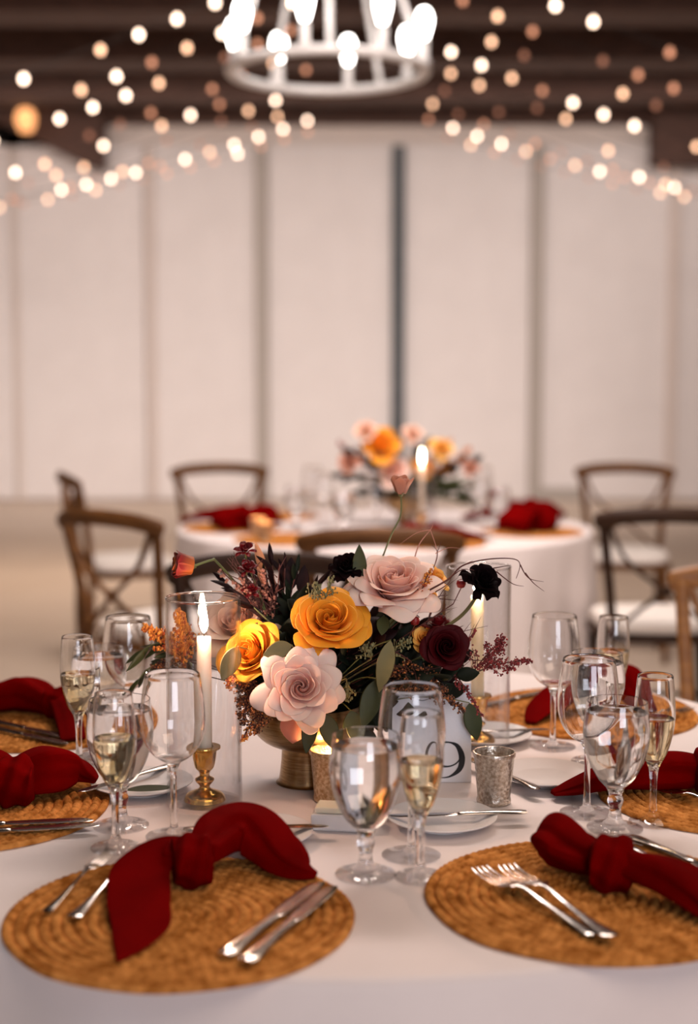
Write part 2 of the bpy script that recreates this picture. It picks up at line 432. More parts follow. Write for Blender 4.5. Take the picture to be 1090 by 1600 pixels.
for (x, y), lab in mats:
    p = P(x, y, TZ + .003)
    if m0 is None:
        m0 = placemat_mesh().build('placemat', M['jute'], loc=(0, 0, 0)); tag(m0, lab, 'placemat', MG); m0.location = (p.x, p.y, TZ)
    else:
        c = dup(m0, (p.x, p.y, TZ), rnd.random()*6, lab)
m2pos = []
for ang, lab in [(188, 'placemat on the far table at its left side under a red napkin'), (232, 'placemat on the far table, front left behind the middle chair'),
                 (285, 'placemat on the far table right behind the middle chair back'), (338, 'placemat on the far table at its front right under a red napkin'),
                 (30, 'placemat on the far table at its back right'), (140, 'placemat on the far table at its back left')]:
    a = math.radians(ang); p = (TC2.x + .59*math.cos(a), TC2.y + .59*math.sin(a), TZ); m2pos.append(p)
    dup(m0, p, ang, lab, 'jute placemats on the far table')

# ================================================================== GLASSWARE
def lathe_obj(name, prof, m, parent, n=48):
    b = MB(); b.lathe(prof, n); return b.build(name, m, parent)
def smooth_prof(p, n=5): return [(max(0, a), c) for a, c in spline(p, n)]
def make_glass(kind, fill=None):
    if kind == 'wine':
        R = .036; foot = [(0, .0), (R*.6, .0), (R, .0005), (R, .0018), (R*.6, .003), (.010, .006), (.0055, .012)]
        st = [(.0055, .012), (.0042, .03), (.0040, .06), (.0046, .085), (.010, .097)]
        bowl = [(.010, .097), (.026, .108), (.037, .126), (.0410, .147), (.0395, .175), (.0345, .21)]; th = .0011; liq = 'water'
    elif kind == 'water':
        R = .036; foot = [(0, 0), (R*.6, 0), (R, .0005), (R, .0022), (R*.6, .004), (.016, .008), (.0095, .014)]
        st = [(.0095, .014), (.0075, .026), (.0105, .038), (.0085, .046), (.0125, .056)]
        bowl = [(.0125, .056), (.024, .068), (.035, .089), (.0415, .113), (.0425, .135), (.0385, .168)]; th = .0016; liq = 'water'
    else:
        R = .031; foot = [(0, 0), (R*.6, 0), (R, .0005), (R, .0018), (R*.6, .0035), (.010, .008), (.0055, .015)]
        st = [(.0055, .015), (.0045, .03), (.0046, .055), (.0065, .072), (.0095, .080)]
        bowl = [(.0095, .080), (.0165, .093), (.0235, .118), (.0262, .142), (.0255, .168), (.0228, .196)]; th = .0011; liq = 'champagne'
    outer = foot[:-1] + smooth_prof(st, 4)[:-1] + smooth_prof(bowl, 5)
    bo = smooth_prof(bowl, 5)
    inner = [(max(r - th, 0.0004), z) for r, z in bo[::-1] if z > bo[0][1] + .004]
    inner[-1] = (inner[-1][0], inner[-1][1])
    zb = inner[-1][1] - .003
    prof = outer + [(bo[-1][0] - th*.5, bo[-1][1] + .0006)] + inner + [(0, zb)]
    t = thing({'wine': 'wine_glass', 'water': 'water_goblet', 'flute': 'champagne_flute'}[kind], 'x', 'glass')
    gb = lathe_obj('glass_body', prof, M['glass'], t); gb.data.materials.append(M['thinglass'])
    for pg in gb.data.polygons:          # the foot is a thin plate of glass
        if pg.center.z < .0062 and math.hypot(pg.center.x, pg.center.y) > .013 or (pg.center.z < .0004): pg.material_index = 1
    if fill:
        lp_ = [(0, zb - .0004)] + [(r + .0004, z) for r, z in inner[::-1] if z < fill]
        r1 = lp_[-1][0]
        # radius at the fill level
        for (ra, za), (rb, zb_) in zip(inner[::-1], inner[::-1][1:]):
            if za <= fill <= zb_: r1 = ra + (rb-ra)*(fill-za)/(zb_-za) + .0004
        lp_ += [(r1, fill), (r1 - .0015, fill - .0007), (0, fill - .0008)]
        lathe_obj('water_fill' if liq == 'water' else 'champagne_fill', lp_, M[liq], t)
    return t
protos = {('water', 1): make_glass('water', .155), ('flute', 1): make_glass('flute', .140), ('wine', 0): make_glass('wine')}
used = set()
def glass(kind, fill, x, y, label, group, pos=None, dz=0):
    p = P(x, y, TZ) if pos is None else V(pos)
    k = (kind, fill); s = 1 if k in protos else 0
    pr = protos[k]
    if k in used: t = dup(pr, (p.x, p.y, TZ + .0008 + dz), rnd.random()*6, label, group)
    else:
        used.add(k); t = pr; t.location = (p.x, p.y, TZ + .0008 + dz); t['label'] = label; t['group'] = group
    return t
GG = 'glasses on the near table'
glass('water', 1, 571, 1368, 'full water goblet standing alone between the two front placemats', GG)
glass('flute', 1, 657, 1372, 'champagne flute in front of the number card', GG)
glass('wine', 0, 642, 1338, 'empty wine glass directly in front of the number card', GG)
glass('water', 1, 960, 1296, 'full water goblet at the right above the right napkin knot', GG)
glass('wine', 0, 916, 1272, 'empty wine glass just behind the right full water goblet', GG)
glass('flute', 1, 1019, 1286, 'champagne flute rightmost on the near table', GG)
glass('water', 1, 929, 1192, 'water goblet half hidden behind the empty wine glass on the right', GG)
glass('wine', 0, 863, 1168, 'wine glass in front of the dark red napkin at the back right', GG)
glass('flute', 1, 955, 1150, 'champagne flute farthest back on the right', GG)
glass('flute', 1, 181, 1326, 'champagne flute just behind the fork tines on the left', GG)
glass('water', 1, 189, 1292, 'water goblet overlapping the left champagne flute from behind', GG)
glass('wine', 0, 272, 1308, 'empty wine glass left of the brass candle holder', GG)
glass('flute', 1, 124, 1196, 'champagne flute leftmost on the near table beside the upper left napkin', GG)
glass('water', 1, 156, 1180, 'water goblet behind the leftmost champagne flute', GG)
glass('wine', 0, 203, 1172, 'wine glass behind the left goblets, in front of the orange blossoms', GG)

# ================================================================== PLATES
def plate_mesh(R=.072):
    b = MB(); b.lathe([(0, .0035), (R*.62, .0035), (R*.68, .0045), (R*.98, .0125), (R, .0135), (R*1.0, .0145), (R*.97, .0145), (R*.66, .0065), (R*.60, .0055), (0, .0055)][::1], 64)
    b2 = [(0, .0), (R*.55, .0), (R*.56, .0035), (R*.60, .0035)]
    b.lathe(b2, 64); return b
plates = [((690, 1280), 'white bread plate beneath the wine glass in front of the number card', 1.0),
          ((400, 1304), 'white bread plate behind the front left napkin', 1.0),
          ((222, 1226), 'white bread plate with a green leaf on it, left of the candle', 1.0),
          ((850, 1212), 'white bread plate between the silver votive and the right napkin', 1.0),
          ((760, 1150), 'white bread plate behind the number card beside the right glass cylinder', 1.0)]
pl0 = None; plc = []
for (x, y), lab, s in plates:
    p = P(x, y, TZ + .008); loc = (p.x, p.y, TZ + .0003)
    if pl0 is None: pl0 = plate_mesh().build('bread_plate', M['porcelain'], loc=(0, 0, 0)); pl0.location = loc; tag(pl0, lab, 'plate', 'white bread plates')
    else: dup(pl0, loc, 0, lab)
    plc.append(V(loc))

# ================================================================== FLATWARE
def strip(b, pts, n=6):          # pts: (x, y, z, halfwidth, halfthick)
    rows = []
    for (x, y, z, w, h) in pts:
        rows.append([(x, y + w*math.cos(a)*(1 if abs(math.cos(a)) > .3 else 1), z + h*math.sin(a)) for a in [2*PI*k/10 for k in range(10)]])
    idx = b.grid(rows, True); b.cap(idx[0], True); b.cap(idx[-1])
def fork_proto():
    t = thing('fork', 'x', 'fork')
    b = MB(); strip(b, spline([(-.095, 0, .004, .006, .0012), (-.088, 0, .004, .0095, .0019), (-.06, 0, .0045, .0065, .0018), (-.02, 0, .007, .0032, .0018), (.015, 0, .011, .0030, .0018), (.028, 0, .012, .006, .0012)], 5))
    b.build('handle', M['silver'], t)
    b = MB(); strip(b, spline([(.027, 0, .012, .005, .0012), (.035, 0, .0105, .0115, .001), (.050, 0, .0065, .0125, .001), (.053, 0, .0062, .012, .0009)], 4))
    for k in range(4):
        y = (k-1.5)*.0066
        strip(b, spline([(.050, y, .0066, .0022, .0010), (.07, y*.98, .0050, .0018, .001), (.09, y*.95, .0062, .0015, .0009), (.100, y*.93, .0085, .0008, .0006)], 4))
    b.build('tines', M['silver'], t); return t
def knife_proto():
    t = thing('dinner_knife', 'x', 'knife')
    b = MB(); strip(b, spline([(-.112, 0, .004, .007, .0018), (-.10, 0, .004, .0105, .0032), (-.07, 0, .0045, .0078, .0032), (-.03, 0, .0045, .0056, .003), (-.006, 0, .0045, .0064, .0028), (0, 0, .0045, .005, .0022)], 5))
    b.build('handle', M['silver'], t)
    b = MB(); strip(b, spline([(-.001, 0, .0045, .0045, .0012), (.01, 0, .0045, .0082, .0009), (.06, 0, .0045, .0098, .0008), (.095, -.001, .0045, .0092, .0007), (.108, -.003, .0045, .005, .0006), (.112, -.005, .0045, .0012, .0004)], 5))
    b.build('blade', M['silver'], t); return t
FK = fork_proto(); KN = knife_proto(); fused = set()
def cutlery(kind, hx, hy, tx, ty, z, label, group, s=1.0, tiltz=0.0, pos=None, ang=None, tipz=0):
    pr = FK if kind == 'fork' else KN
    if pos is None:
        a = P(hx, hy, z + .004); c = P(tx, ty, z + .004 + tipz); mid = (a + c)/2; an = math.atan2(c.y - a.y, c.x - a.x); loc = (mid.x, mid.y, z + tipz*.5)
        if tipz: s = min(1.18, (c - a).length/.195); tiltz = math.asin(tipz/(c - a).length)
    else: loc = pos; an = ang
    if kind in fused: t = dup(pr, loc, an, label, group)
    else: fused.add(kind); t = pr; t.location = loc; t.rotation_euler = (0, 0, an); t['label'] = label; t['group'] = group
    t.rotation_euler = (0, -tiltz, an)
    t.scale = (s, s, s); return t
ZM = TZ + .0066
CG = 'silver cutlery on the near table'
cutlery('fork', 70, 1424, 174, 1328, ZM, 'silver fork farther left on the front left placemat, tines up', CG, tipz=.030)
cutlery('fork', 112, 1434, 216, 1338, ZM, 'silver fork beside the napkin tail with its tines under the cloth', CG, tipz=.010)
cutlery('knife', 362, 1482, 490, 1385, ZM, 'left of the two knives on the front left placemat', CG, 1.0)
cutlery('knife', 392, 1494, 512, 1390, ZM, 'right of the two knives on the front left placemat', CG, 1.0)
cutlery('fork', 915, 1452, 768, 1372, ZM, 'lower of the two crossed forks on the front right placemat', CG, 1.12)
cutlery('fork', 950, 1460, 800, 1364, ZM + .0045, 'upper of the two overlapping forks on the front right placemat', CG, 1.12, .0)
cutlery('knife', 985, 1325, 1080, 1372, ZM, 'silver knife half covered by the front right napkin', CG, .95)
cutlery('knife', 1022, 1322, 1150, 1374, ZM, 'silver knife behind the right tail of the front right napkin', CG, 1.0)
cutlery('knife', -60, 1302, 92, 1292, ZM, 'dark reflecting knife on the left edge placemat, nearer one', CG)
cutlery('knife', -70, 1290, 85, 1283, ZM, 'dark reflecting knife on the left edge placemat, farther one', CG)
cutlery('knife', -25, 1134, 98, 1160, ZM, 'bright silver knife nearer us on the back left placemat', CG, .95)
cutlery('knife', -20, 1124, 100, 1150, ZM, 'bright silver knife farther back on the back left placemat', CG, .95)
cutlery('fork', 1160, 1275, 1042, 1236, ZM, 'silver fork on the right edge placemat', CG)
cutlery('fork', 1190, 1266, 1062, 1226, ZM, 'second silver fork at the right edge of the picture', CG)
cutlery('knife', 838, 1083, 770, 1098, ZM, 'silver knife on the back right placemat left of the napkin', CG, .9)
cutlery('fork', 990, 1128, 1066, 1110, ZM, 'silver fork on the back right placemat right of the flute', CG, .9)
BG = 'butter knives on the bread plates'
def plate_knife(i, ang, off, lab):
    c = plc[i]; a = math.radians(ang)
    return cutlery('knife', 0, 0, 0, 0, 0, lab, BG, .82, 0, (c.x + off[0], c.y + off[1], TZ + .0125), a)
plate_knife(0, 186, (.02, -.002), 'butter knife lying across the plate in front of the number card')
plate_knife(1, 4, (.0, .005), 'butter knife across the plate behind the front left napkin')
plate_knife(2, 232, (-.02, .01), 'butter knife on the plate with the green leaf')
plate_knife(3, 118, (-.065, -.01), 'butter knife at the left rim of the plate beside the silver votive')
plate_knife(4, 10, (.01, .0), 'butter knife on the plate behind the number card')

# ================================================================== NAPKINS
def loftn(b, pts, floor_z, amp=.12, k=5, seed=0, n=28, per=7):
    sp = spline(pts, per); rows = []
    for i, (x, y, z, w, h) in enumerate(sp):
        q0 = sp[max(i-1, 0)]; q1 = sp[min(i+1, len(sp)-1)]
        t = V((q1[0]-q0[0], q1[1]-q0[1], (q1[2]-q0[2])*.6)).normalized()
        side = t.cross(V((0, 0, 1))).normalized(); up = side.cross(t).normalized()
        row = []
        for j in range(n):
            a = 2*PI*j/n
            f = 1 + amp*1.35*math.sin(k*a + seed + i*.09) + amp*.5*math.sin((k+4)*a - seed*2 + i*.09) + .05*noise.noise(V((x*30, y*30, a+seed)))
            ca = math.copysign(abs(math.cos(a))**.8, math.cos(a)); sa = math.copysign(abs(math.sin(a))**.8, math.sin(a))
            p = V((x, y, z)) + side*ca*w*f + up*sa*h*f
            if p.z < floor_z: p.z = floor_z + .0003*((i+j) % 2)
            row.append(p)
        rows.append(row)
    idx = b.grid(rows, True); b.cap(idx[0], True); b.cap(idx[-1])
def knot(b, c, axis, r, h, fz, seed=0):
    mt = Matrix.Translation(c) @ frame_from(axis)
    rows = []; n = 40
    for i in range(17):
        u = i/16; a = PI*(u-.5); row = []
        for j in range(n):
            th = 2*PI*j/n
            rr = r*(.62 + .38*math.cos(a)**.7 if abs(a) < PI/2-.01 else .55)
            rr *= 1 + .08*math.sin(3*th + 5*u + seed) + .05*math.sin(7*th - 6*u + seed) + .11*math.sin(2*PI*2.5*u + 2*th + seed)
            p = mt @ V((rr*math.cos(th), rr*math.sin(th), h*math.sin(a)*1.0))
            if p.z < fz: p.z = fz
            row.append(p)
        rows.append(row)
    idx = b.grid(rows, True); b.cap(idx[0], True); b.cap(idx[-1])
def napkin(label, tails, kn, group='dark red knotted napkins on the near table', fz=ZM):
    kp = P(kn[0], kn[1], fz) + V((0, 0, kn[2]))
    t = thing('napkin', label, 'napkin', (kp.x, kp.y, fz), group=group)
    for ti, tl in enumerate(tails):
        b = MB(); pts = []
        for x, y, z, w, h in tl['p']:
            p = P(x, y, fz) ; pts.append((p.x, p.y, p.z + z, w, h))
        loftn(b, pts, fz + .0005, tl.get('amp', .12), tl.get('k', 5), tl.get('seed', ti*2.1))
        b.xf(Matrix.Translation((-kp.x, -kp.y, -fz)))
        b.build('napkin_tail', M['napkin'], t, sub=1)
    b = MB(); a = V(kn[5]).normalized() if len(kn) > 5 else V((1, 0, 0))
    knot(b, V((0, 0, kn[2])), a, kn[3], kn[4], .0005, kn[0]); b.build('knot', M['napkin'], t, sub=1)
    return t
n1 = napkin('dark red knotted napkin on the front left placemat with a broad tail towards us',
    [{'p': [(292, 1378, .030, .018, .014), (262, 1372, .034, .030, .012), (228, 1385, .026, .034, .0045), (220, 1415, .014, .034, .003), (222, 1448, .006, .031, .002), (207, 1478, .004, .020, .002), (184, 1506, .003, .002, .0015)], 'amp': .05, 'k': 3},
     {'p': [(315, 1375, .030, .018, .018), (345, 1352, .036, .030, .024), (385, 1345, .038, .034, .026), (425, 1352, .028, .034, .020), (462, 1368, .012, .024, .010), (495, 1372, .004, .006, .003)], 'amp': .13, 'k': 3, 'seed': 1}],
    (300, 1384, .030, .031, .022, (1, .25, 0)))
n2 = napkin('dark red knotted napkin on the front right placemat',
    [{'p': [(842, 1345, .022, .012, .012), (862, 1352, .032, .026, .026), (895, 1362, .028, .030, .024), (930, 1380, .026, .016, .016)], 'amp': .16, 'k': 4, 'seed': .5},
     {'p': [(970, 1392, .028, .018, .016), (1005, 1398, .030, .024, .018), (1060, 1412, .026, .030, .018), (1120, 1432, .016, .034, .012), (1180, 1460, .006, .030, .004)], 'amp': .10, 'k': 4, 'seed': 2}],
    (955, 1388, .028, .032, .024, (1, -.25, 0)))
n3 = napkin('dark red napkin at the left edge of the picture beside the water goblet',
    [{'p': [(152, 1232, .012, .008, .004), (120, 1232, .030, .030, .016), (75, 1240, .038, .046, .028), (35, 1246, .032, .032, .024)], 'amp': .13, 'k': 3, 'seed': .9},
     {'p': [(15, 1250, .030, .024, .024), (-30, 1250, .036, .044, .028), (-90, 1256, .02, .05, .016)], 'amp': .15, 'k': 4, 'seed': 3}],
    (26, 1256, .030, .034, .024, (1, .1, 0)))
n4 = napkin('dark red napkin farthest back on the left',
    [{'p': [(82, 1120, .022, .018, .018), (45, 1112, .034, .034, .028), (5, 1112, .030, .036, .024), (-60, 1118, .016, .03, .014)], 'amp': .13, 'k': 3, 'seed': .2},
     {'p': [(90, 1120, .024, .016, .020), (108, 1136, .018, .022, .010), (116, 1160, .004, .020, .003)], 'amp': .08, 'k': 3, 'seed': 1}],
    (88, 1120, .024, .026, .020, (1, 0, 0)))
n5 = napkin('dark red napkin on the right edge placemat reaching the bread plate',
    [{'p': [(862, 1243, .003, .008, .003), (895, 1240, .010, .022, .008), (940, 1236, .020, .028, .014), (1000, 1232, .026, .036, .020), (1050, 1232, .030, .038, .024), (1095, 1234, .028, .024, .020)], 'amp': .13, 'k': 3, 'seed': 2.4},
     {'p': [(1120, 1236, .028, .022, .020), (1170, 1240, .030, .036, .020), (1230, 1246, .01, .03, .008)], 'amp': .15, 'k': 4}],
    (1108, 1238, .030, .032, .022, (1, 0, 0)))
n6 = napkin('dark red napkin farthest back on the right behind the glasses',
    [{'p': [(828, 1132, .003, .010, .003), (845, 1120, .016, .026, .008), (880, 1110, .032, .030, .016), (925, 1106, .030, .018, .016)], 'amp': .08, 'k': 3, 'seed': .4},
     {'p': [(950, 1106, .034, .020, .018), (975, 1102, .045, .028, .026), (995, 1108, .025, .024, .018), (1020, 1116, .005, .012, .004)], 'amp': .12, 'k': 3, 'seed': 1.4}],
    (938, 1108, .030, .028, .020, (1, 0, 0)))
# ================================================================== CANDLES, VOTIVES, CARD, DISH
def flame(b, p, h=.05, r=.006):
    b.lathe([(0, 0), (r*.6, h*.08), (r, h*.25), (r*.85, h*.45), (r*.45, h*.75), (r*.12, h*.94), (0, h)], 14, Matrix.Translation(p))
def candle(p, zbase, h, r, lean, label, m='wax', fh=.05):
    t = thing('taper_candle', label, 'candle', (p.x, p.y, zbase))
    top = V((lean, 0, h)); b = MB()
    b.tube([V((0, 0, 0)), top*.5, top*.985, top], [r, r*.96, r*.9, r*.8], 24); b.build('wax_body', M[m], t)
    b = MB(); b.tube([top + V((0, 0, -.002)), top + V((0, 0, .009))], .0008, 6); b.build('wick', M['wick'], t)
    b = MB(); flame(b, top + V((0, 0, .004)), fh, .0062); b.build('flame', M['flame_tip'], t)
    l = bpy.data.lights.new('candle_flame_light', 'POINT'); l.energy = 1.7; l.color = (1, .60, .42); l.shadow_soft_size = .004
    o = bpy.data.objects.new('candle_flame_light', l); COL.objects.link(o); o.parent = t; o.location = top + V((0, -.010, .024))
    return t
def cylinder_glass(p, R, h, label, z=TZ):
    t = thing('hurricane_glass', label, 'glass cylinder', (p.x, p.y, z + .0005))
    b = MB(); th = .0022
    b.lathe([(0, 0), (R, 0), (R + .0002, .002), (R, h - .001), (R - th/2, h), (R - th, h - .001), (R - th, .005), (0, .005)], 72)
    b.build('glass_wall', M['thinglass'], t)
    b = MB(); b.lathe([(R - .0011 + .0016*math.cos(a), h + .0016*math.sin(a)) for a in [2*PI*k/8 for k in range(9)]], 72); b.build('rim', M['glass'], t)
    return t
def holder(p, label, z=TZ):
    t = thing('candle_holder', label, 'candle holder', (p.x, p.y, z))
    b = MB(); b.lathe(smooth_prof([(0, .0), (.026, .0), (.028, .002), (.024, .009), (.010, .015), (.007, .020), (.012, .026), (.013, .030), (.007, .034), (.008, .040), (.013, .046), (.016, .060), (.0175, .070), (.022, .072), (.022, .075)], 3) + [(.0125, .075), (.0115, .06), (0, .058)], 36)
    b.build('holder_body', M['brass'], t); return t
pc = P(320, 1256)
cylinder_glass(pc, .051, .285, 'clear glass cylinder around the lit candle left of the flowers')
holder(pc, 'small polished brass candlestick in the left glass cylinder', TZ + .0058)
candle(pc, TZ + .0645, .168, .0108, .001, 'blush taper candle with a tall flame left of the flowers')
pc2 = P(745, 1163)
cylinder_glass(pc2, .051, .285, 'clear glass cylinder behind the number card at the right of the flowers')
holder(pc2, 'brass candlestick in the glass cylinder behind the number card', TZ + .0058)
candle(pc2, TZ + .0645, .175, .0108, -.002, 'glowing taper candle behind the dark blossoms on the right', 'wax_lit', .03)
def votive(x, y, label, lit):
    p = P(x, y); t = thing('votive_holder', label, 'votive candle holder', (p.x, p.y, TZ))
    b = MB(); b.lathe([(0, 0), (.022, 0), (.0235, .002), (.0235, .006), (.0225, .009), (.0275, .064), (.0290, .066), (.0295, .069), (.0290, .072), (.0272, .072), (.0262, .066), (.021, .012), (0, .010)], 40)
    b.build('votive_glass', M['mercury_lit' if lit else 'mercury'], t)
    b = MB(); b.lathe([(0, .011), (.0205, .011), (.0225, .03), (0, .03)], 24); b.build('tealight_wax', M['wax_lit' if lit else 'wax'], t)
    b = MB(); b.tube([(0, 0, .029), (0, 0, .036)], .0007, 6); b.build('wick', M['wick'], t)
    if lit:
        b = MB(); flame(b, V((0, 0, .034)), .018, .0045); b.build('flame', M['flame'], t)
        l = bpy.data.lights.new('votive_flame_light', 'POINT'); l.energy = .5; l.color = (1, .55, .25); l.shadow_soft_size = .004
        o = bpy.data.objects.new('votive_flame_light', l); COL.objects.link(o); o.parent = t; o.location = (0, 0, .056)
    return t
votive(771, 1254, 'unlit silver mercury glass votive right of the number card', False)
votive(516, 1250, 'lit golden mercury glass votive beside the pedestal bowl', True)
# table number card
pcard = P(671, 1222)
t = thing('table_number_card', 'white table number card with a black 9 standing in front of the flowers', 'card', (pcard.x, pcard.y, TZ), 0)
lean = Matrix.Rotation(math.radians(-8), 4, 'X')
b = MB(); b.box(-.060, -.0012, .0, .060, .0012, .142, lean); b.build('card_stock', M['card'], t, smooth=False)
b = MB(); b.box(-.05, .0, .0, .05, .035, .004); b.box(-.05, .004, .0, .05, .008, .02); b.build('easel_foot', M['card'], t, smooth=False)
def stroke(b, pts, mt, th=.0006):   # pts: x, z, halfwidth
    pts = spline(pts, 8); f = []; k = []
    for i, (x, z, w) in enumerate(pts):
        a = pts[max(i-1, 0)]; c = pts[min(i+1, len(pts)-1)]; d = V((c[0]-a[0], c[1]-a[1])).normalized(); nn = V((-d.y, d.x))
        row = [(x + nn.x*w, z + nn.y*w), (x - nn.x*w, z - nn.y*w)]
        f.append([mt @ V((q[0], -.0012 - th, q[1])) for q in row]); k.append([mt @ V((q[0], -.0010, q[1])) for q in row])
    n_ = len(f)
    rows = [[f[i][0], f[i][1], k[i][1], k[i][0]] for i in range(n_)]
    idx = b.grid(rows, True); b.cap(idx[0]); b.cap(idx[-1], True)
b = MB(); cx, cz = .024, .040; rx, rz = .021, .0175
ring = [(cx + rx*math.cos(a), cz + rz*math.sin(a), .0010 + .0026*max(0, -math.cos(a))) for a in [2*PI*i/14 for i in range(15)]]
stroke(b, ring, lean)
stroke(b, [(cx + .004, cz + .0178, .0006), (cx + .016, cz + .012, .0030), (cx + .0225, cz - .004, .0044), (cx + .019, cz - .021, .0036), (cx + .004, cz - .032, .0012), (cx - .012, cz - .033, .0008), (cx - .016, cz - .030, .0022)], lean)
b.build('numeral', M['ink'], t, smooth=False)
b = MB()
for k in range(3): stroke(b, [(-.014 + k*.005, .122, .0003), (-.012 + k*.005, .126, .0005), (-.010 + k*.005, .122, .0003), (-.0085 + k*.005, .1235, .0003)], lean)
stroke(b, [(-.018, .1195, .0003), (-.008, .1175, .0005), (.004, .120, .0003)], lean)
b.build('lettering', M['ink'], t, smooth=False)
# butter dish
pb = P(520, 1292)
t = thing('butter_dish', 'small square white dish with a slab of butter beside the lit votive', 'dish', (pb.x + .012, pb.y, TZ), math.radians(-8))
b = MB(); b.box(-.038, -.022, 0, .038, .022, .022); b.build('dish', M['porcelain'], t, smooth=False, bevel=.003)
b = MB(); b.box(-.034, -.018, .022, .034, .018, .030); b.build('butter', M['butter'], t, smooth=False, bevel=.003)
# ================================================================== FLOWERS
BC = P(478, 1232); BC = V((BC.x, BC.y + .035, TZ))
t = thing('pedestal_bowl', 'brushed brass pedestal bowl holding the flowers in the middle of the near table', 'bowl', BC)
b = MB(); b.lathe(smooth_prof([(0, 0), (.041, 0), (.042, .002), (.040, .006), (.037, .03), (.036, .050), (.038, .054)], 3), 56); b.build('foot', M['brushed'], t)
b = MB(); b.lathe(smooth_prof([(0, .052), (.036, .053), (.062, .063), (.079, .083), (.084, .105), (.083, .118)], 4) + [(.081, .118), (.080, .104), (.072, .083), (.05, .066), (0, .06)], 64); b.build('bowl_body', M['brushed'], t)
BTOP = V((BC.x, BC.y, TZ + .105))

def bloom(b, c, d, R, n=26, amax=78, wide=1.0, point=.10, up=.75, roll=0, seed=0, curl=.5, ruff=.02, gu=11, gv=9, inner=.055, tipk=.22, tipe=1.7, aexp=1.5, star=0.0):
    rg = random.Random(seed)
    mt = Matrix.Translation(c) @ frame_from(V(d)) @ Matrix.Rotation(roll, 4, 'Z')
    for i in range(n):
        u0 = i / (n - 1)
        phi = i * 2.39996 + rg.uniform(-.3, .3)
        a = math.radians(2 + (amax - 2) * u0**aexp + rg.uniform(-7, 7) * u0)
        Lp = R * (up + (1.02 - up) * u0) * rg.uniform(.92, 1.06)
        w = (1.5 * (1-u0)**1.2 + .80 * wide)
        r0 = R * (inner + .20 * u0)
        cl = curl * (.15 + u0) * rg.uniform(.6, 1.3)
        side = rg.uniform(-.25, .25); ox = R*.05*u0*rg.uniform(-1, 1); oy = R*.05*u0*rg.uniform(-1, 1)
        prof = []; rho = r0; z = -R * .12 * u0; ds = 1/24
        for k in range(31):
            v = k/24; prof.append((rho, z))
            ang = a * (.50 + .62 * v**1.2) + cl * (1 - star) * max(0, v - .72) * 4.2
            if u0 < .75: ang += .55*(.75-u0)*math.cos(PI*min(1, v*1.15))
            rho += math.sin(ang) * Lp * ds; z += math.cos(ang) * Lp * ds
        rows = []; cs = []
        for jv in range(gv):
            v = jv / (gv-1); row = []; cr = []
            for ju in range(gu):
                uu = -1 + 2*ju/(gu-1)
                ve = v * (1 - tipk*(.4+.6*u0)*abs(uu)**tipe + point*u0*(1-abs(uu))**1.5) * (1 + side*uu*.3)
                k = min(ve*24, 29.99); k0 = int(k); f = k - k0
                rho = prof[k0][0]*(1-f) + prof[k0+1][0]*f; z = prof[k0][1]*(1-f) + prof[k0+1][1]*f
                wv = w * (.72 + .28*math.sin(PI*min(1, .15 + .66*v)))
                th = phi + uu * wv
                spir = .11 * R * (1-u0)**.6 * uu
                roll_ = cl*.20*R*abs(uu)**3*v*v + star*.30*R*u0*abs(uu)**1.6*v**3
                rho2 = max(.0004, rho + spir + .06*R*u0*abs(uu)**2*v - star*.22*R*u0*abs(uu)**1.3*v**3)
                zz = z + ruff*R*math.sin(4.3*uu + seed + i*1.7)*v*v*(.3+u0) - roll_ + .05*R*u0*(1-uu*uu)*v*(1-v)*2
                row.append(mt @ V((rho2*math.cos(th) + ox*v, rho2*math.sin(th) + oy*v, zz)))
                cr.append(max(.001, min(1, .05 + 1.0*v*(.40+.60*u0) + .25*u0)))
            rows.append(row); cs.append(cr)
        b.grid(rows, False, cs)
    return mt
def leaf(b, p, d, nrm, L, W, bend=.15, fold=.12):
    d = V(d).normalized(); nrm = V(nrm); s = d.cross(nrm).normalized(); nn = s.cross(d).normalized()
    rows = []
    for i in range(9):
        v = i/8; w = W*.5*(math.sin(PI*v**.85)**.8 if 0 < v < 1 else .02)
        c = V(p) + d*L*v - nn*bend*L*v*v
        rows.append([c - s*w + nn*fold*w, c, c + s*w + nn*fold*w])
    b.grid(rows)
def curve3(a, c, sag=V((0, 0, 0)), n=10):
    a = V(a); c = V(c); return [a.lerp(c, i/n) + sag*4*(i/n)*(1-i/n) for i in range(n+1)]
FG = 'flowers of the centre arrangement'
def flower(name, label, cat, m, c, d, R, smat='stem', stem=True, src=None, sr=.0022, bend=V((0, 0, 0)), sepal=True, **kw):
    c = V(c); d = V(d).normalized(); src = V(src) if src is not None else BTOP
    t = thing(name, label, cat, c)
    b = MB(); bloom(b, V((0, 0, 0)), d, R, **kw); b.build('petals', M[m], t, solid=.0004, sub=1)
    if sepal:
        b = MB(); mt = frame_from(d)
        for k in range(5):
            a = 2*PI*k/5; q = mt @ V((math.cos(a), math.sin(a), .2)); leaf(b, d*(-R*.16), q - d*.1, d, R*.5, R*.22, -.2)
        b.ball(-d*R*.16, R*.16); b.build('sepals', M[smat], t, solid=.0004)
    if stem:
        b = MB(); st = -d*R*.15
        b.tube([tuple(q) for q in spline([tuple(st), tuple(st - d*.03 + bend*.4), tuple((src - c)*.6 + bend), tuple(src - c)], 6)], sr, 7); b.build('stem', M[smat], t)
    return t
camv = lambda p: (V((0, 0, HC)) - V(p)).normalized()
def dirn(p, sx, sy, toward):    # sx: to the right, sy: up, toward: to the viewer
    return V((sx, 0, sy)) + camv(p)*toward
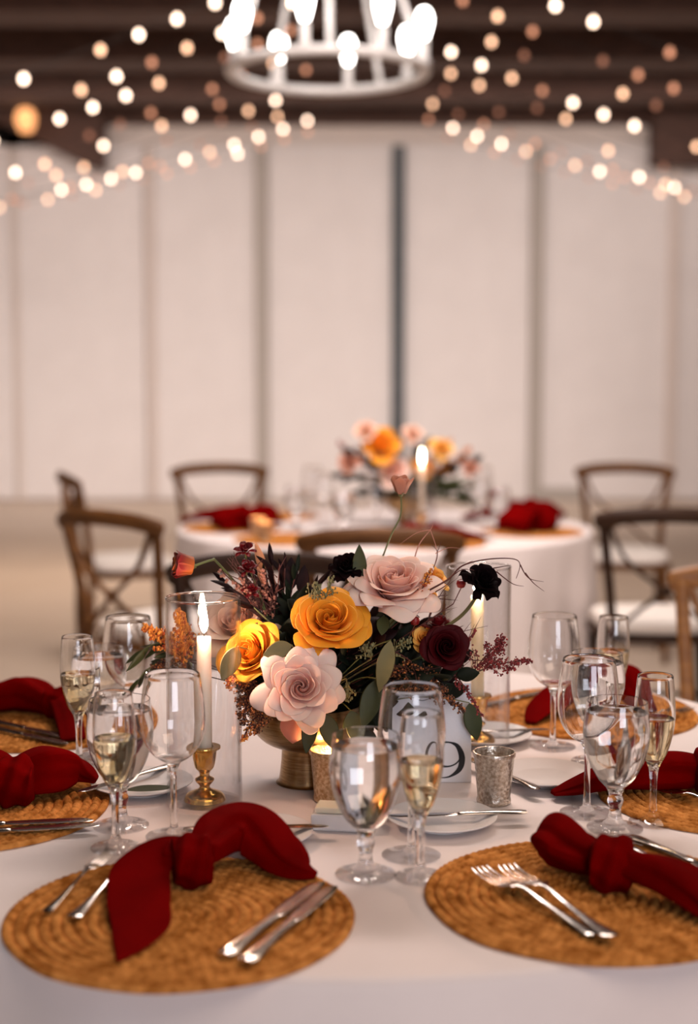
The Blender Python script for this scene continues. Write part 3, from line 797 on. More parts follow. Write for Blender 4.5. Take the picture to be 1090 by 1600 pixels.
# main roses
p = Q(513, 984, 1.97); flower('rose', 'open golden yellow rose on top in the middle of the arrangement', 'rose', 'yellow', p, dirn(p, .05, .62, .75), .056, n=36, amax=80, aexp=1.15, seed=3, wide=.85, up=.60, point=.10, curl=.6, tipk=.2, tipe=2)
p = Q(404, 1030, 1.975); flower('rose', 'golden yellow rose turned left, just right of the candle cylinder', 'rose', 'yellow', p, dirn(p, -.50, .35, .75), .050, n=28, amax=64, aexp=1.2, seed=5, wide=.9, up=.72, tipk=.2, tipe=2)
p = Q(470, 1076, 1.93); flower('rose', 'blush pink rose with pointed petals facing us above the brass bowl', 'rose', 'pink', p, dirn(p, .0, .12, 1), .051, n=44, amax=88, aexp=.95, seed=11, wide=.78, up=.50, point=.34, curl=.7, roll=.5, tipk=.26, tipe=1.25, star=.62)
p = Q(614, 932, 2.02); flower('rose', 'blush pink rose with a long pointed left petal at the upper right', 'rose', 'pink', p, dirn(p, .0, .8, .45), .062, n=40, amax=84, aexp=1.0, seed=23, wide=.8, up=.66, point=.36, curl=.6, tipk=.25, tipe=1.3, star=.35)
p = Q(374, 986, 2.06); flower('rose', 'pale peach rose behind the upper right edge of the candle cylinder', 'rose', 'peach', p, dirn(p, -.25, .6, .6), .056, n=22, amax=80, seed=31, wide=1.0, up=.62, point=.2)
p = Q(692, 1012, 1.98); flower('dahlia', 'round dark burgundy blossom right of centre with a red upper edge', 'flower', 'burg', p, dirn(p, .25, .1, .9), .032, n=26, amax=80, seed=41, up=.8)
p = Q(686, 985, 2.0); flower('dahlia', 'burgundy blossom tucked behind the round dark one', 'flower', 'berry', p, dirn(p, -.1, .9, .1), .022, n=18, amax=60, seed=43, up=.9)
p = Q(751, 912, 1.96); flower('scabiosa', 'black scabiosa on a bent green stem standing free at the upper right', 'flower', 'blackp', p, dirn(p, .35, .45, .55), .028, n=36, amax=108, seed=51, up=.6, wide=.36, ruff=.10, point=.2, curl=.6, smat='sageleaf', src=Q(655, 1002, 2.0), bend=V((.02, 0, .0)), sr=.0026)
p = Q(541, 889, 2.03); flower('scabiosa', 'black scabiosa at the top centre beside an upright dark leaf', 'flower', 'blackp', p, dirn(p, -.1, .5, .6), .024, n=34, amax=108, seed=53, up=.6, wide=.36, ruff=.10, point=.2, curl=.6)
p = Q(298, 884, 2.0); flower('ranunculus', 'half closed orange and red ranunculus at the far upper left on a thin stem', 'flower', 'ranun', p, dirn(p, -1, .12, .25), .026, n=22, amax=24, seed=61, up=.98, wide=.8, curl=.1, point=.05, inner=.30, tipk=.1, src=Q(385, 930, 2.05), bend=V((-.01, 0, .03)), sr=.0018)
p = Q(626, 768, 2.06); flower('butterfly_ranunculus', 'small dusty mauve blossom on a tall thin stem rising highest of all', 'flower', 'mauve', p, dirn(p, .05, .9, .05), .025, n=16, amax=42, seed=71, up=.8, wide=.7, curl=-.5, inner=.12, src=Q(592, 885, 2.05), sr=.0013, bend=V((.004, 0, 0)))
p = Q(664, 1002, 2.0); flower('spray_rose', 'small orange bloom between the pink rose and the burgundy blossom', 'rose', 'smallor', p, dirn(p, -.1, .6, .7), .021, n=16, amax=78, seed=81, stem=True)
p = Q(676, 908, 2.05); flower('spray_rose', 'small orange bloom at the right edge of the upper pink rose', 'rose', 'smallor', p, dirn(p, .5, .6, .3), .022, n=16, amax=70, seed=83)
p = Q(668, 935, 2.05); flower('spray_rose', 'tiny orange bloom low against the right side of the upper pink rose', 'rose', 'smallor', p, dirn(p, .6, .2, .4), .016, n=14, amax=70, seed=84)
for (x, y, lab, s) in [(383, 860, 'single dark red daisy bud standing highest on the left', 1), (386, 889, 'dark red daisy among the pale twigs at the upper left', 2), (391, 925, 'dark red daisy above the peach rose', 3)]:
    p = Q(x, y, 2.0 + s*.01)
    flower('small_red_daisy', lab, 'flower', 'berry', p, dirn(p, -.2 + .1*s, .6, .6), .0135, n=22, amax=95, seed=90+s, up=.6, wide=.3, point=.4, src=Q(425, 985, 2.05), sr=.0011, sepal=False)

# spare petals and buds hanging under the front rose
b = MB(); p = Q(462, 1112, 1.96); leaf(b, (0, 0, 0), (-.1, -.1, -1), camv(p), .045, .04, .1); o = b.build('loose_petal', M['pink'], loc=(0, 0, 0), solid=.0004); o.location = p
tag(o, 'pale pink petal hanging below the front rose against the brass bowl', 'petal')

# foliage
def sprig(name, label, cat, m, a, c, nl, L, W, sag=V((0, 0, 0)), group=None, seed=0, sm='stem', spread=1.0, sr=.0013, fromu=.25):
    rg = random.Random(seed); a = V(a); c = V(c)
    t = thing(name, label, cat, c, group=group)
    pts = [q - c for q in curve3(a, c, sag, 12)]
    b = MB(); b.tube(pts, [sr*(1.2 - .6*i/12) for i in range(13)], 6); b.build('stem', M[sm], t)
    b = MB(); d = (pts[-1] - pts[-3]).normalized()
    for i in range(nl):
        u = fromu + (1-fromu)*i/max(1, nl-1); k = min(int(u*12), 11); q = pts[k].lerp(pts[k+1], u*12-k) if k < 12 else pts[-1]
        tt = (pts[k+1] - pts[k]).normalized()
        ang = rg.uniform(0, 2*PI); s1 = tt.cross(V((math.sin(ang), .3, math.cos(ang)))).normalized()
        dd = (tt*(.6 + .5*u) + s1*spread*(1 if i < nl-1 else .1))
        nr = V((rg.uniform(-.6, .6), -1, rg.uniform(-.2, 1)))
        s = rg.uniform(.75, 1.15); leaf(b, q, dd, nr, L*s, W*s, rg.uniform(-.1, .3))
    b.build('leaves', M[m], t, solid=.0003); return t
G1 = 'dark foliage sprigs massed between the roses'
k = 0
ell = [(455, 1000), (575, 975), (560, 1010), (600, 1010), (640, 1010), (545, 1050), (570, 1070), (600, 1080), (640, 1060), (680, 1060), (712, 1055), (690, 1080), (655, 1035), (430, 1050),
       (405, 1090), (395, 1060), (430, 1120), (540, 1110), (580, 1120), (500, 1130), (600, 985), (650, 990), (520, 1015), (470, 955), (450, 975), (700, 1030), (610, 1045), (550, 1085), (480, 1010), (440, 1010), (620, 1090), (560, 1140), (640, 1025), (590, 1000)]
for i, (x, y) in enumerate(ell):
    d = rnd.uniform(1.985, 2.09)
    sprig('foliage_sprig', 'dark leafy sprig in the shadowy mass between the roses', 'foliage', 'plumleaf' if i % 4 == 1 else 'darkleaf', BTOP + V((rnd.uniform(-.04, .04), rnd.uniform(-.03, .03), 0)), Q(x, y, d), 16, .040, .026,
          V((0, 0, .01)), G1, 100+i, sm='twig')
# second layer behind, fills the heart
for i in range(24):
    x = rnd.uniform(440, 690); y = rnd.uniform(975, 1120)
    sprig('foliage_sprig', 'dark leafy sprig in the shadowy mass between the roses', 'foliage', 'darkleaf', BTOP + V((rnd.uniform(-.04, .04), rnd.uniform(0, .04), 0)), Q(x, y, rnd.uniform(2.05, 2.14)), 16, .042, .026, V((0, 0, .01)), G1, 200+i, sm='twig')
def oneleaf(label, m, x0, y0, x1, y1, d0, d1, W, nr=None, bend=.05, name='eucalyptus_leaf'):
    a = Q(x0, y0, d0); c = Q(x1, y1, d1)
    t = thing(name, label, 'leaf', a)
    b = MB(); leaf(b, V((0, 0, 0)), c - a, nr or camv(a), (c-a).length, W, bend); b.build('leaf_blade', M[m], t, solid=.0004, sub=1)
    b = MB(); b.tube([tuple(q) for q in spline([(0, 0, 0), tuple((BTOP - a)*.3 + V((0, .01, .01))), tuple((BTOP-a)*.9)], 5)], .0009, 6); b.build('leaf_stalk', M['stem'], t)
    return t
oneleaf('pale grey-green leaf hanging upright right of the lower pink rose', 'sageleaf', 610, 1000, 592, 1082, 1.94, 1.93, .026)
oneleaf('grey-green leaf lying across the yellow rose beside the pink rose', 'sageleaf', 456, 1008, 411, 1024, 1.93, 1.92, .025)
oneleaf('dull green leaf seen through the candle cylinder before the left yellow rose', 'sageleaf', 372, 1010, 346, 1064, 1.925, 1.925, .028)
oneleaf('dark green leaf standing upright at the top centre', 'greenleaf', 562, 914, 561, 850, 2.02, 2.02, .022, bend=-.1)
oneleaf('green leaf hanging over the bowl rim below the pink rose', 'greenleaf', 488, 1112, 478, 1178, 1.955, 1.945, .024)
oneleaf('second green leaf hanging over the bowl rim, further right', 'greenleaf', 508, 1115, 522, 1172, 1.955, 1.95, .028)
oneleaf('large green leaf pointing down between pink rose and wine glass', 'greenleaf', 590, 1060, 566, 1138, 1.96, 1.95, .032)
oneleaf('dark green leaf right of the bowl behind the front water goblet', 'greenleaf', 548, 1110, 560, 1165, 1.97, 1.97, .034)
oneleaf('round green leaf peeping out right of the number card', 'greenleaf', 733, 1098, 745, 1158, 2.04, 2.04, .028)
oneleaf('bluish dark round leaf below the upper pink rose', 'greenleaf', 600, 962, 596, 992, 1.98, 1.96, .020)
oneleaf('dark plum leaf at the upper left of the flowers against the chair back', 'plumleaf', 452, 925, 455, 870, 2.06, 2.06, .024)
oneleaf('dark plum leaf right beside the upper left one', 'plumleaf', 470, 930, 476, 882, 2.06, 2.06, .020)
# leaf lying on the plate
lpz = P(232, 1232, TZ + .016); o = MB(); leaf(o, (0, 0, 0), (1, .28, 0), (0, 0, 1), .075, .034, .02, .05); ob = o.build('leaf', M['greenleaf'], loc=(0, 0, 0), solid=.0006, sub=1); ob.location = (lpz.x - .032, lpz.y - .010, TZ + .0165)
tag(ob, 'dark green leaf lying on the bread plate left of the candle', 'leaf')

def cluster(name, label, m, a, tip, wid, n, r, seed, sm='twig', cone=True, group=None, branches=14, src=None, oval=1.0):
    rg = random.Random(seed); a = V(a); tip = V(tip); t = thing(name, label, 'seed spray', tip, group=group)
    pts = [q - tip for q in curve3(a, tip, V((0, 0, .004)), 10)]
    b = MB(); b.tube(pts, .0010, 5)
    b.tube([q - tip for q in curve3(V(src) if src is not None else BTOP, a, V((0, 0, .006)), 6)], .0009, 5)
    s = MB(); ax = (tip - a); L = ax.length; d = ax.normalized()
    for k in range(branches):
        u = .15 + .85 * k/(branches-1); base = pts[0].lerp(pts[-1], u)
        w = wid * (1.15 - u if cone else math.sin(PI*min(.95, u*.9+.08)))
        dr = V((rg.uniform(-1, 1), rg.uniform(-.6, .6), rg.uniform(-1, 1))); dr = (dr - d*dr.dot(d)).normalized()
        e = base + dr*w + d*w*.8
        b.tube([base, base.lerp(e, .5) + d*w*.1, e], .0005, 4)
        m_ = max(2, int(n/branches))
        for j in range(m_):
            v = (j+rg.random())/m_; q = base.lerp(e, v) + V((rg.gauss(0, 1), rg.gauss(0, 1), rg.gauss(0, 1)))*wid*.10
            s.ball(q, r*rg.uniform(.6, 1.2), max(.001, rg.random()**(2.2 if m == 'rustbud' else 1)), (1, 1, oval))
    b.build('stem', M[sm], t); s.build('seeds', M[m], t); return t
cluster('celosia_spray', 'upright orange celosia plume seen through the candle cylinder', 'orangebud', Q(292, 1050, 2.04), Q(281, 958, 2.04), .026, 620, .0017, 1, branches=26, oval=1.5)
cluster('celosia_spray', 'orange celosia spray at the far left reaching beyond the cylinder', 'orangebud', Q(285, 1030, 2.06), Q(228, 980, 2.06), .022, 480, .0017, 2, branches=20, oval=1.4)
cluster('celosia_spray', 'rust red celosia spray low at the left of the cylinder', 'rustbud', Q(300, 1030, 2.07), Q(240, 1042, 2.07), .016, 260, .0016, 3, branches=16)
for i, (x0, y0, x1, y1, w, n_, m_) in enumerate([(400, 1050, 378, 1128, .024, 420, 'rustbud'), (420, 1075, 400, 1145, .022, 380, 'rustbud'), (395, 1040, 357, 1072, .020, 340, 'orangebud'), (450, 1098, 396, 1100, .020, 300, 'rustbud'), (400, 1120, 378, 1158, .010, 120, 'orangebud')]):
    cluster('seeded_spray', ['rust seed spray hanging left of the pink rose', 'rust seed spray hanging lowest beside the brass bowl', 'orange-brown seed spray under the left yellow rose', 'dark seed spray behind the left tip of the pink rose', 'small orange seed tip beside the bowl rim'][i], m_, Q(x0, y0, 1.96), Q(x1, y1, 1.95), w, n_, .0014, 10+i, branches=22)
for i, (x0, y0, x1, y1, w, n_, m_, lab) in enumerate([(620, 1040, 722, 1108, .020, 380, 'rustbud', 'dark red seed spray drooping over the top of the number card'), (620, 1020, 690, 1075, .026, 420, 'rustbud', 'dark seed spray above the wine glass rim'), (600, 1030, 640, 1085, .022, 320, 'rustbud', 'dark seed spray directly behind the wine glass rim'),
        (700, 1040, 752, 1118, .009, 120, 'redbud', 'thin dark red seed spray hanging just right of the number card'), (735, 1055, 786, 1000, .024, 420, 'redbud', 'wine red astilbe plume at the right of the arrangement'), (745, 1050, 824, 1032, .016, 300, 'redbud', 'wine red astilbe plume reaching farthest right'), (700, 1060, 742, 985, .008, 90, 'redbud', 'sparse red buds in front of the right candle'),
        (560, 1000, 545, 1005, .03, 60, 'rustbud', 'dark little seed heads deep in the centre'), (650, 950, 672, 890, .012, 130, 'orangebud', 'orange bud spray behind the upper pink rose')]):
    cluster('seeded_spray', lab, m_, Q(x0, y0, 1.99), Q(x1, y1, 1.99), w, n_, .0015, 30+i, branches=20)
for i, (x0, y0, x1, y1, lab) in enumerate([(600, 1030, 640, 1000, 'olive seeded eucalyptus above the grey-green leaf'), (580, 1030, 570, 1010, 'olive seeded eucalyptus left of the grey-green leaf'), (470, 1010, 500, 1015, 'olive seed tips under the upper yellow rose'), (540, 1060, 545, 1090, 'dim olive seed tips between pink rose and goblet'), (500, 960, 520, 905, 'olive seed tips above the upper yellow rose'), (480, 940, 497, 915, 'small olive seed tips at the upper left of the yellow rose')]):
    cluster('seeded_eucalyptus', lab, 'greenbud', Q(x0, y0, 1.97), Q(x1, y1, 1.96), .018, 60, .0014, 50+i, sm='sageleaf', branches=12, oval=1.8)
# berries
for i, (x, y, lab) in enumerate([(720, 912, 'single dark red berry left of the black scabiosa'), (648, 970, 'single dark berry under the upper pink rose')]):
    p = Q(x, y, 1.97); t = thing('berry', lab, 'berry', p)
    b = MB(); b.lathe([(0, -.007), (.005, -.005), (.007, 0), (.0055, .0045), (0, .007)], 14); b.build('fruit', M['berry'], t)
    b = MB(); b.tube([(0, 0, -.006), (-.01, .01, -.03), tuple((BTOP - p)*.6)], .0008, 5); b.build('stalk', M['twig'], t)
# twigs
def twig(label, m, pts, r, side=()):
    w = [Q(x, y, d) for x, y, d in pts]; o = w[0]; t = thing('twig', label, 'twig', o)
    sp = spline([tuple(q - o) for q in w], 6); n_ = len(sp)
    b = MB(); b.tube(sp, [r*(1.1 - .8*i/n_) for i in range(n_)], 6); b.build('stem', M[m], t)
    if side:
        s = MB()
        for sd in side:
            q = [V(Q(x, y, d)) - o for x, y, d in sd]; s.tube(spline([tuple(a) for a in q], 4), [r*.8*(1 - .8*i/(4*(len(q)-1))) for i in range(4*(len(q)-1)+1)], 5, flat=.5)
        s.build('side_shoots', M[m], t)
    return t
twig('dark curling twig arching right over the black scabiosa', 'twig', [(665, 925, 1.99), (700, 905, 1.97), (722, 884, 1.96), (760, 874, 1.95), (800, 873, 1.95), (812, 882, 1.95), (806, 904, 1.95)], .0013,
     [[(812, 882, 1.95), (825, 903, 1.95), (849, 909, 1.95)], [(820, 895, 1.95), (833, 911, 1.95), (850, 924, 1.95)], [(770, 888, 1.95), (798, 883, 1.95)], [(775, 893, 1.95), (800, 912, 1.95), (818, 916, 1.95)], [(722, 884, 1.96), (740, 875, 1.96)], [(700, 905, 1.97), (722, 890, 1.96), (745, 892, 1.96)], [(680, 925, 1.98), (700, 912, 1.97), (705, 900, 1.97)]])
twig('dark forked twig in front of the right candle', 'twig', [(680, 1010, 1.99), (700, 1025, 1.98), (722, 1020, 1.98), (738, 1032, 1.98), (735, 1045, 1.98)], .0013, [[(700, 1025, 1.98), (725, 1040, 1.98), (712, 1042, 1.98)], [(722, 1020, 1.98), (728, 1005, 1.98), (741, 975, 1.98)], [(738, 1032, 1.98), (760, 1032, 1.98)]])
twig('thin dark twig rising right of the upper pink rose', 'twig', [(655, 1000, 2.0), (668, 970, 2.0), (680, 935, 2.0), (700, 930, 2.0)], .0012, [[(668, 970, 2.0), (690, 925, 2.0), (716, 902, 2.0)], [(680, 935, 2.0), (715, 938, 2.0)], [(655, 965, 2.0), (648, 958, 2.0)]])
twig('pale curling tendril above the upper pink rose', 'paletwig', [(645, 880, 2.04), (655, 850, 2.04), (672, 828, 2.04), (676, 820, 2.04)], .0009, [[(672, 828, 2.04), (650, 833, 2.04), (625, 850, 2.04)], [(672, 828, 2.04), (682, 860, 2.04), (678, 885, 2.04)], [(680, 865, 2.04), (700, 856, 2.04), (720, 857, 2.04)]])
twig('dark upright tendril right of the pale one', 'twig', [(668, 905, 2.03), (680, 880, 2.03), (683, 862, 2.03), (674, 852, 2.03)], .0009, [[(683, 862, 2.03), (690, 845, 2.03)]])
for i in range(11):
    x = rnd.uniform(345, 440); y = rnd.uniform(868, 930); x0 = rnd.uniform(400, 450)
    twig('thin plum twig in the loose brush at the upper left', 'twig', [(x0, 1000, 2.05), ((x0+x)/2 + 5, (y+980)/2, 2.04), (x, y, 2.03)], .0014,
         [[(x + (x0-x)*f, y + (1000-y)*f*.9, 2.03 + .01*f), (x + (x0-x)*f + rnd.uniform(-28, 22), y + (1000-y)*f*.9 - rnd.uniform(5, 28), 2.03)] for f in (.1, .2, .3, .42, .55)])['group'] = 'plum twigs at the upper left'
for i in range(7):
    x = rnd.uniform(690, 790); y = rnd.uniform(940, 1060)
    twig('thin dark twig among the buds on the right', 'twig', [(660, 1020, 2.0), ((660+x)/2, (1020+y)/2 - 8, 2.0), (x, y, 2.0)], .0008,
         [[(660 + (x-660)*f, 1020 + (y-1020)*f - 4, 2.0), (660 + (x-660)*f + rnd.uniform(-15, 25), 1020 + (y-1020)*f - rnd.uniform(5, 25), 2.0)] for f in (.4, .6, .8)])['group'] = 'thin twigs on the right'
for i, (x, y, m_) in enumerate([(425, 884, 'plumleaf'), (445, 888, 'plumleaf'), (402, 900, 'plumleaf'), (462, 896, 'darkleaf'), (392, 918, 'plumleaf'), (418, 915, 'darkleaf'), (440, 920, 'darkleaf'), (355, 912, 'plumleaf'), (500, 912, 'plumleaf')]):
    sprig('foliage_sprig', 'narrow-leaved plum sprig in the brush above the peach rose', 'foliage', m_, Q(440, 1000, 2.06), Q(x, y, 2.04 + .005*i), 14, .030, .007, V((0, 0, .004)), 'narrow-leaved sprigs at the upper left', 700+i, sm='twig', spread=.8)
for i, (x, y, lab) in enumerate([(345, 892, 'tiny mauve buds beside the orange and red ranunculus stem'), (375, 905, 'tiny mauve buds between the red daisies and the peach rose'), (412, 892, 'tiny mauve buds in the middle of the upper left brush')]):
    cluster('seeded_spray', lab, 'mauve', Q(425, 980, 2.05), Q(x, y, 2.02), .014, 70, .0022, 720+i, branches=12)
sprig('foliage_sprig', 'grey-green leafy sprig drooping low at the far left behind the cylinder', 'foliage', 'greenleaf', Q(300, 1040, 2.08), Q(225, 1015, 2.08), 8, .045, .010, V((0, 0, .02)), None, 301)
sprig('foliage_sprig', 'slender dark sprig hanging left of the candle cylinder', 'foliage', 'greenleaf', Q(290, 1050, 2.09), Q(218, 1060, 2.09), 8, .05, .009, V((0, 0, .02)), None, 302)
sprig('foliage_sprig', 'pale dried leafy sprig at the upper left behind the red daisies', 'foliage', 'peach', Q(430, 980, 2.08), Q(412, 895, 2.08), 7, .04, .012, V((0, 0, .0)), None, 303)
sprig('foliage_sprig', 'dark slender leaves along the top edge of the peach rose', 'foliage', 'plumleaf', Q(440, 990, 2.0), Q(392, 945, 1.99), 8, .04, .008, V((0, 0, .0)), None, 304)

# ================================================================== CHAIRS
def chair_proto(wm):
    t = thing('dining_chair', 'x', 'chair')
    w = .205; fw = .215
    # +Y is the back of the chair
    def post(s): return [(s*.175, .20, 0), (s*.168, .205, .25), (s*.168, .20, .45), (s*.182, .215, .62), (s*.205, .245, .80), (s*.212, .262, .862)]
    for s in (-1, 1):
        b = MB(); b.tube(spline(post(s), 5), .0165, 10); b.build('leg', M[wm], t)
        b = MB(); b.tube([(s*.20, -.185, 0), (s*.195, -.18, .25), (s*.185, -.165, .45)], [.014, .017, .019], 10); b.build('leg', M[wm], t)
    b = MB(); rows = []
    arch = spline([(-.240, .252, .850), (-.15, .285, .872), (0, .298, .880), (.15, .285, .872), (.240, .252, .850)], 6)
    b.tube(arch, [.016] + [.027]*(len(arch)-2) + [.016], 10, flat=.55, side=(0, 0, 1)); b.build('top_rail', M[wm], t)
    for s in (-1, 1):
        b = MB(); b.tube(spline([(s*.195, .262, .845), (s*.13, .262, .72), (0, .250 + .006*s, .62), (-s*.11, .222, .53), (-s*.162, .205, .475)], 5), .014, 8, flat=.55, side=(0, 1, 0)); b.build('cross_brace', M[wm], t)
    b = MB(); b.lathe([(0, -.012), (.017, -.012), (.019, 0), (.017, .012), (0, .012)], 16, Matrix.Translation((0, .25, .62)) @ Matrix.Rotation(PI/2, 4, 'X')); b.build('brace_plate', M[wm], t)
    b = MB()
    def se(z, k):
        row = []
        for j in range(40):
            a = 2*PI*j/40; x = math.copysign(abs(math.cos(a))**.55, math.cos(a))*fw*k; y = math.copysign(abs(math.sin(a))**.55, math.sin(a))*.205*k
            row.append((x*(1 - .12*(y/.205)), y, z))
        return row
    idx = b.grid([se(.432, .97), se(.436, 1), (se(.456, 1)), se(.462, .97)], True); b.cap(idx[0], True); b.cap(idx[-1]); b.build('seat', M[wm], t)
    b = MB(); idx = b.grid([se(.463, .86), se(.468, .94), se(.485, .955), se(.503, .93), se(.512, .84), se(.516, .4)], True); b.cap(idx[0], True); b.cap(idx[-1]); b.build('cushion', M['cushion'], t)
    for z, s in ((.22, 1),):
        b = MB(); b.tube([(-.195, .0, z), (.195, 0, z)], .009, 8)
        for q in (-1, 1): b.tube([(q*.196, -.18, z), (q*.19, .203, z)], .009, 8)
        b.build('stretcher', M[wm], t)
    return t
CP = {k: chair_proto(k) for k in ('wood', 'darkwood', 'lightwood')}; cused = set()
def chair(x, y, d, wm, label):     # x, y: middle of the top rail; d: the way the chair faces
    d = V(d).normalized(); rz = math.atan2(d.y, d.x) + PI/2; x += d.x*.28; y += d.y*.28
    if wm in cused: dup(CP[wm], (x, y, 0), rz, label, 'cross-back dining chairs')
    else:
        cused.add(wm); t = CP[wm]; t.location = (x, y, 0); t.rotation_euler = (0, 0, rz); t['label'] = label; t['group'] = 'cross-back dining chairs'
chair(.09, 4.02, (0, 1), 'wood', 'brown cross-back chair in the middle with its back to us behind the flowers')
chair(-.20, 3.43, (0, -1), 'darkwood', 'dark chair right behind the flowers, tucked up to the near table')
chair(-.79, 4.56, (.60, .80), 'wood', 'brown cross-back chair on the left with a white cushion')
chair(-1.27, 6.36, (.94, .34), 'wood', 'brown chair seen side-on at the far left beyond the left chair')
chair(-.64, 7.0, (.2, -1), 'wood', 'brown chair at the back left of the far table')
chair(1.36, 7.0, (-.2, -1), 'wood', 'brown chair at the back right of the far table')
chair(1.05, 4.64, (.06, 1), 'darkwood', 'dark cross-back chair on the right with its X back against the white wall')
chair(.97, 3.20, (-.5, -.85), 'lightwood', 'honey brown chair cut off by the right edge of the picture')

# ================================================================== FAR TABLE
def far_napkin(x, y, rz, label, s=1.0, z=TZ + .0075, src=None):
    return dup(src or n5, (x, y, z), rz, label, 'red napkins on the far table', s)
far_napkin(-.36, 5.30, .2, 'red napkin on the far table at its left edge', 1.35, src=n3)
far_napkin(-.42, 5.55, -.3, 'red napkin on the far table, farther back at the left', 1.2, src=n5)
far_napkin(.72, 5.25, .5, 'red napkin on the far table at its right front', 1.45, src=n3)
far_napkin(.74, 5.75, .1, 'red napkin on the far table, behind the right front one', 1.3, src=n5)
far_napkin(.30, 4.97, .9, 'orange-red lit napkin on the far table showing under the middle chair rail', 1.0, src=n2)
FG2 = 'glasses on the far table'
for i, (x, y, kd) in enumerate([(-.20, 5.35, 'water'), (-.10, 5.45, 'wine'), (.48, 5.20, 'wine'), (.56, 5.30, 'water'), (.10, 5.15, 'wine'), (-.02, 5.10, 'water'), (-.15, 5.85, 'wine'), (.55, 5.85, 'wine')]):
    dup(protos[('water', 1)] if kd == 'water' else protos[('wine', 0)], (x, y, TZ + .0008), i, ['goblet at the left of the far table', 'wine glass second from the left on the far table', 'wine glass right of the far candle', 'goblet rightmost on the far table', 'wine glass in the front middle of the far table', 'goblet in the front middle of the far table', 'wine glass at the back left of the far table', 'wine glass at the back right of the far table'][i] , FG2)
for i, (x, y) in enumerate([(-.1, 5.2), (.45, 5.05), (.55, 5.6)]):
    dup(pl0, (x, y, TZ + .0003), 0, ['small white plate on the far table at the front left', 'small white plate on the far table at the front right', 'small white plate on the far table at the back right'][i], 'white plates on the far table')
B2 = V((.225, 5.52, TZ))
bb = [o for o in bpy.data.objects if o.name == 'pedestal_bowl'][0]
dup(bb, B2, 0, 'brass pedestal bowl with flowers on the far table', 'pedestal bowls')
BT2 = B2 + V((0, 0, .105))
for i, (dx, dz, r, m_, lab) in enumerate([(-.10, .30, .085, 'yellow', 'large yellow rose in the far arrangement'), (-.05, .20, .075, 'pink', 'pink rose low in the far arrangement'), (.13, .29, .055, 'smallor', 'orange bloom at the right of the far arrangement'), (.06, .22, .05, 'yellow', 'small yellow bloom behind the far candle'),
        (-.22, .24, .05, 'mauve', 'dusty mauve bloom at the left of the far arrangement'), (-.16, .36, .05, 'peach', 'peach bloom at the top left of the far arrangement'), (.02, .35, .045, 'peach', 'peach bloom at the top of the far arrangement'), (.24, .22, .04, 'mauve', 'mauve bloom at the right end of the far arrangement')]):
    p = B2 + V((dx, -.03, dz)); flower('rose', lab, 'rose', m_, p, (dx, -1, .9), r, n=16, seed=400+i, gu=5, gv=5, src=BT2)
for i, (dx, dz, m_) in enumerate([(-.24, .20, 'plumleaf'), (-.20, .28, 'plumleaf'), (-.16, .14, 'darkleaf'), (.20, .13, 'greenleaf'), (.26, .08, 'greenleaf'), (.24, .25, 'plumleaf'), (.1, .15, 'darkleaf'), (0, .15, 'darkleaf'), (-.08, .12, 'darkleaf'), (.16, .2, 'darkleaf'), (-.12, .33, 'plumleaf'), (.07, .30, 'plumleaf'), (.22, .16, 'greenleaf')]):
    sprig('foliage_sprig', 'leafy sprig in the blurred far arrangement', 'foliage', m_, BT2, B2 + V((dx, rnd.uniform(-.05, .08), dz)), 10, .055, .03, V((0, 0, .02)), 'foliage of the far arrangement', 500+i)
for i, (dx, dz, m_) in enumerate([(-.26, .32, 'redbud'), (.17, .33, 'orangebud'), (.24, .3, 'orangebud'), (-.2, .3, 'redbud')]):
    cluster('seeded_spray', ['red bud spray at the left of the far arrangement', 'orange bud spray above the far candle', 'orange bud spray at the right of the far arrangement', 'second red bud spray in the far arrangement'][i], m_, BT2 + V((dx*.4, 0, .08)), B2 + V((dx, 0, dz)), .04, 160, .004, 600+i, branches=12, src=BT2)
pf = V((.268, 5.22, TZ))
cylinder_glass(pf, .051, .285, 'glass cylinder around the lit candle on the far table')
holder(pf, 'brass candlestick on the far table', TZ + .0058)
candle(pf, TZ + .0645, .195, .0108, 0, 'lit taper candle on the far table, a glowing disc of light', 'wax', .055)
pf2 = V((-.28, 4.98, TZ))
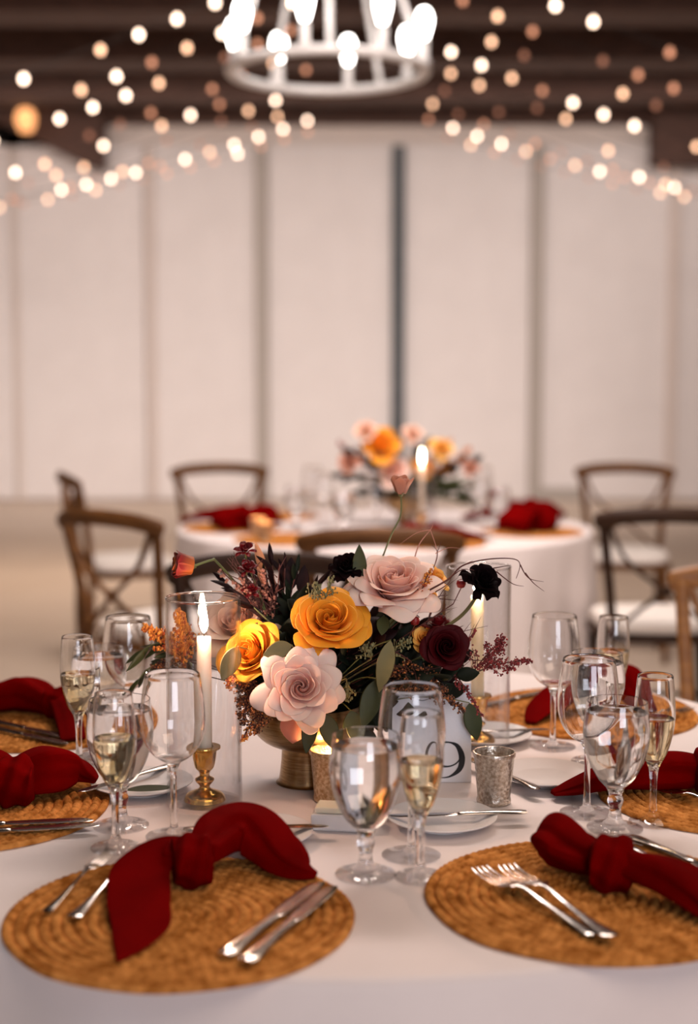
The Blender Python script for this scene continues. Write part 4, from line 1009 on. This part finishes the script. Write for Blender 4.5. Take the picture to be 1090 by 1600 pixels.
vt = [o for o in bpy.data.objects if o.name.startswith('votive_holder') and 'lit golden' in o.get('label', '')][0]
dup(vt, (-.295, 4.95, TZ), 0, 'lit votive at the front left of the far table glowing as a disc', 'votives on the far table')
dup(vt, (-.33, 5.12, TZ), 0, 'second lit votive at the front left of the far table, a little behind', 'votives on the far table')

# ================================================================== LIGHT
def area(name, loc, target, sx, sy, power, col):
    l = bpy.data.lights.new(name, 'AREA'); l.shape = 'RECTANGLE'; l.size = sx; l.size_y = sy; l.energy = power; l.color = col
    o = bpy.data.objects.new(name, l); COL.objects.link(o); o.location = loc
    d = V(target) - V(loc); o.rotation_euler = d.to_track_quat('-Z', 'Y').to_euler(); return o
WARM = (1, .84, .73); KEY = (1, .76, .60); WALLC = (1, .85, .79)
area('table_light', (1.5, 3.0, 3.4), (0, 2.0, .75), 2.4, 1.8, 29, KEY)
area('front_table_fill', (1.1, -.3, 3.1), (0, 1.9, .8), 2.2, 1.4, 34, KEY)  # added fill from the camera side, brightens flowers and table fronts
area('far_table_fill', (.2, 4.1, 3.7), (.2, 5.6, .6), 1.8, 1.2, 150, WALLC)  # added fill above the frame, brightens the front of the far cloth
l = area('upper_wall_fill', (0, 13.1, 3.93), (0, 15.2, 1.0), 9, .25, 85, WALLC); l.data.spread = math.radians(150)  # added lamp hidden behind a beam to brighten the back wall
l = area('floor_fill', (-1.5, 9.2, 4.3), (-1.5, 9.5, 0), 5, 1.0, 150, KEY); l.data.spread = math.radians(100)  # added fill above the frame, aimed down at the floor
l = area('lower_wall_fill', (-1.2, 7.3, 3.35), (-1.2, 15.2, .2), 9, .4, 42, WALLC); l.data.spread = math.radians(40)  # added fill above the frame, lifts the lower part of the back wall
area('window_daylight', (1.3, -3.4, 1.7), (0, 2, .8), 2.0, 2.0, 92, (.86, .88, 1))
w = bpy.data.worlds.new('world'); S.world = w; w.use_nodes = True
bg = w.node_tree.nodes['Background']; bg.inputs['Color'].default_value = (.74, .72, .76, 1); bg.inputs['Strength'].default_value = .22
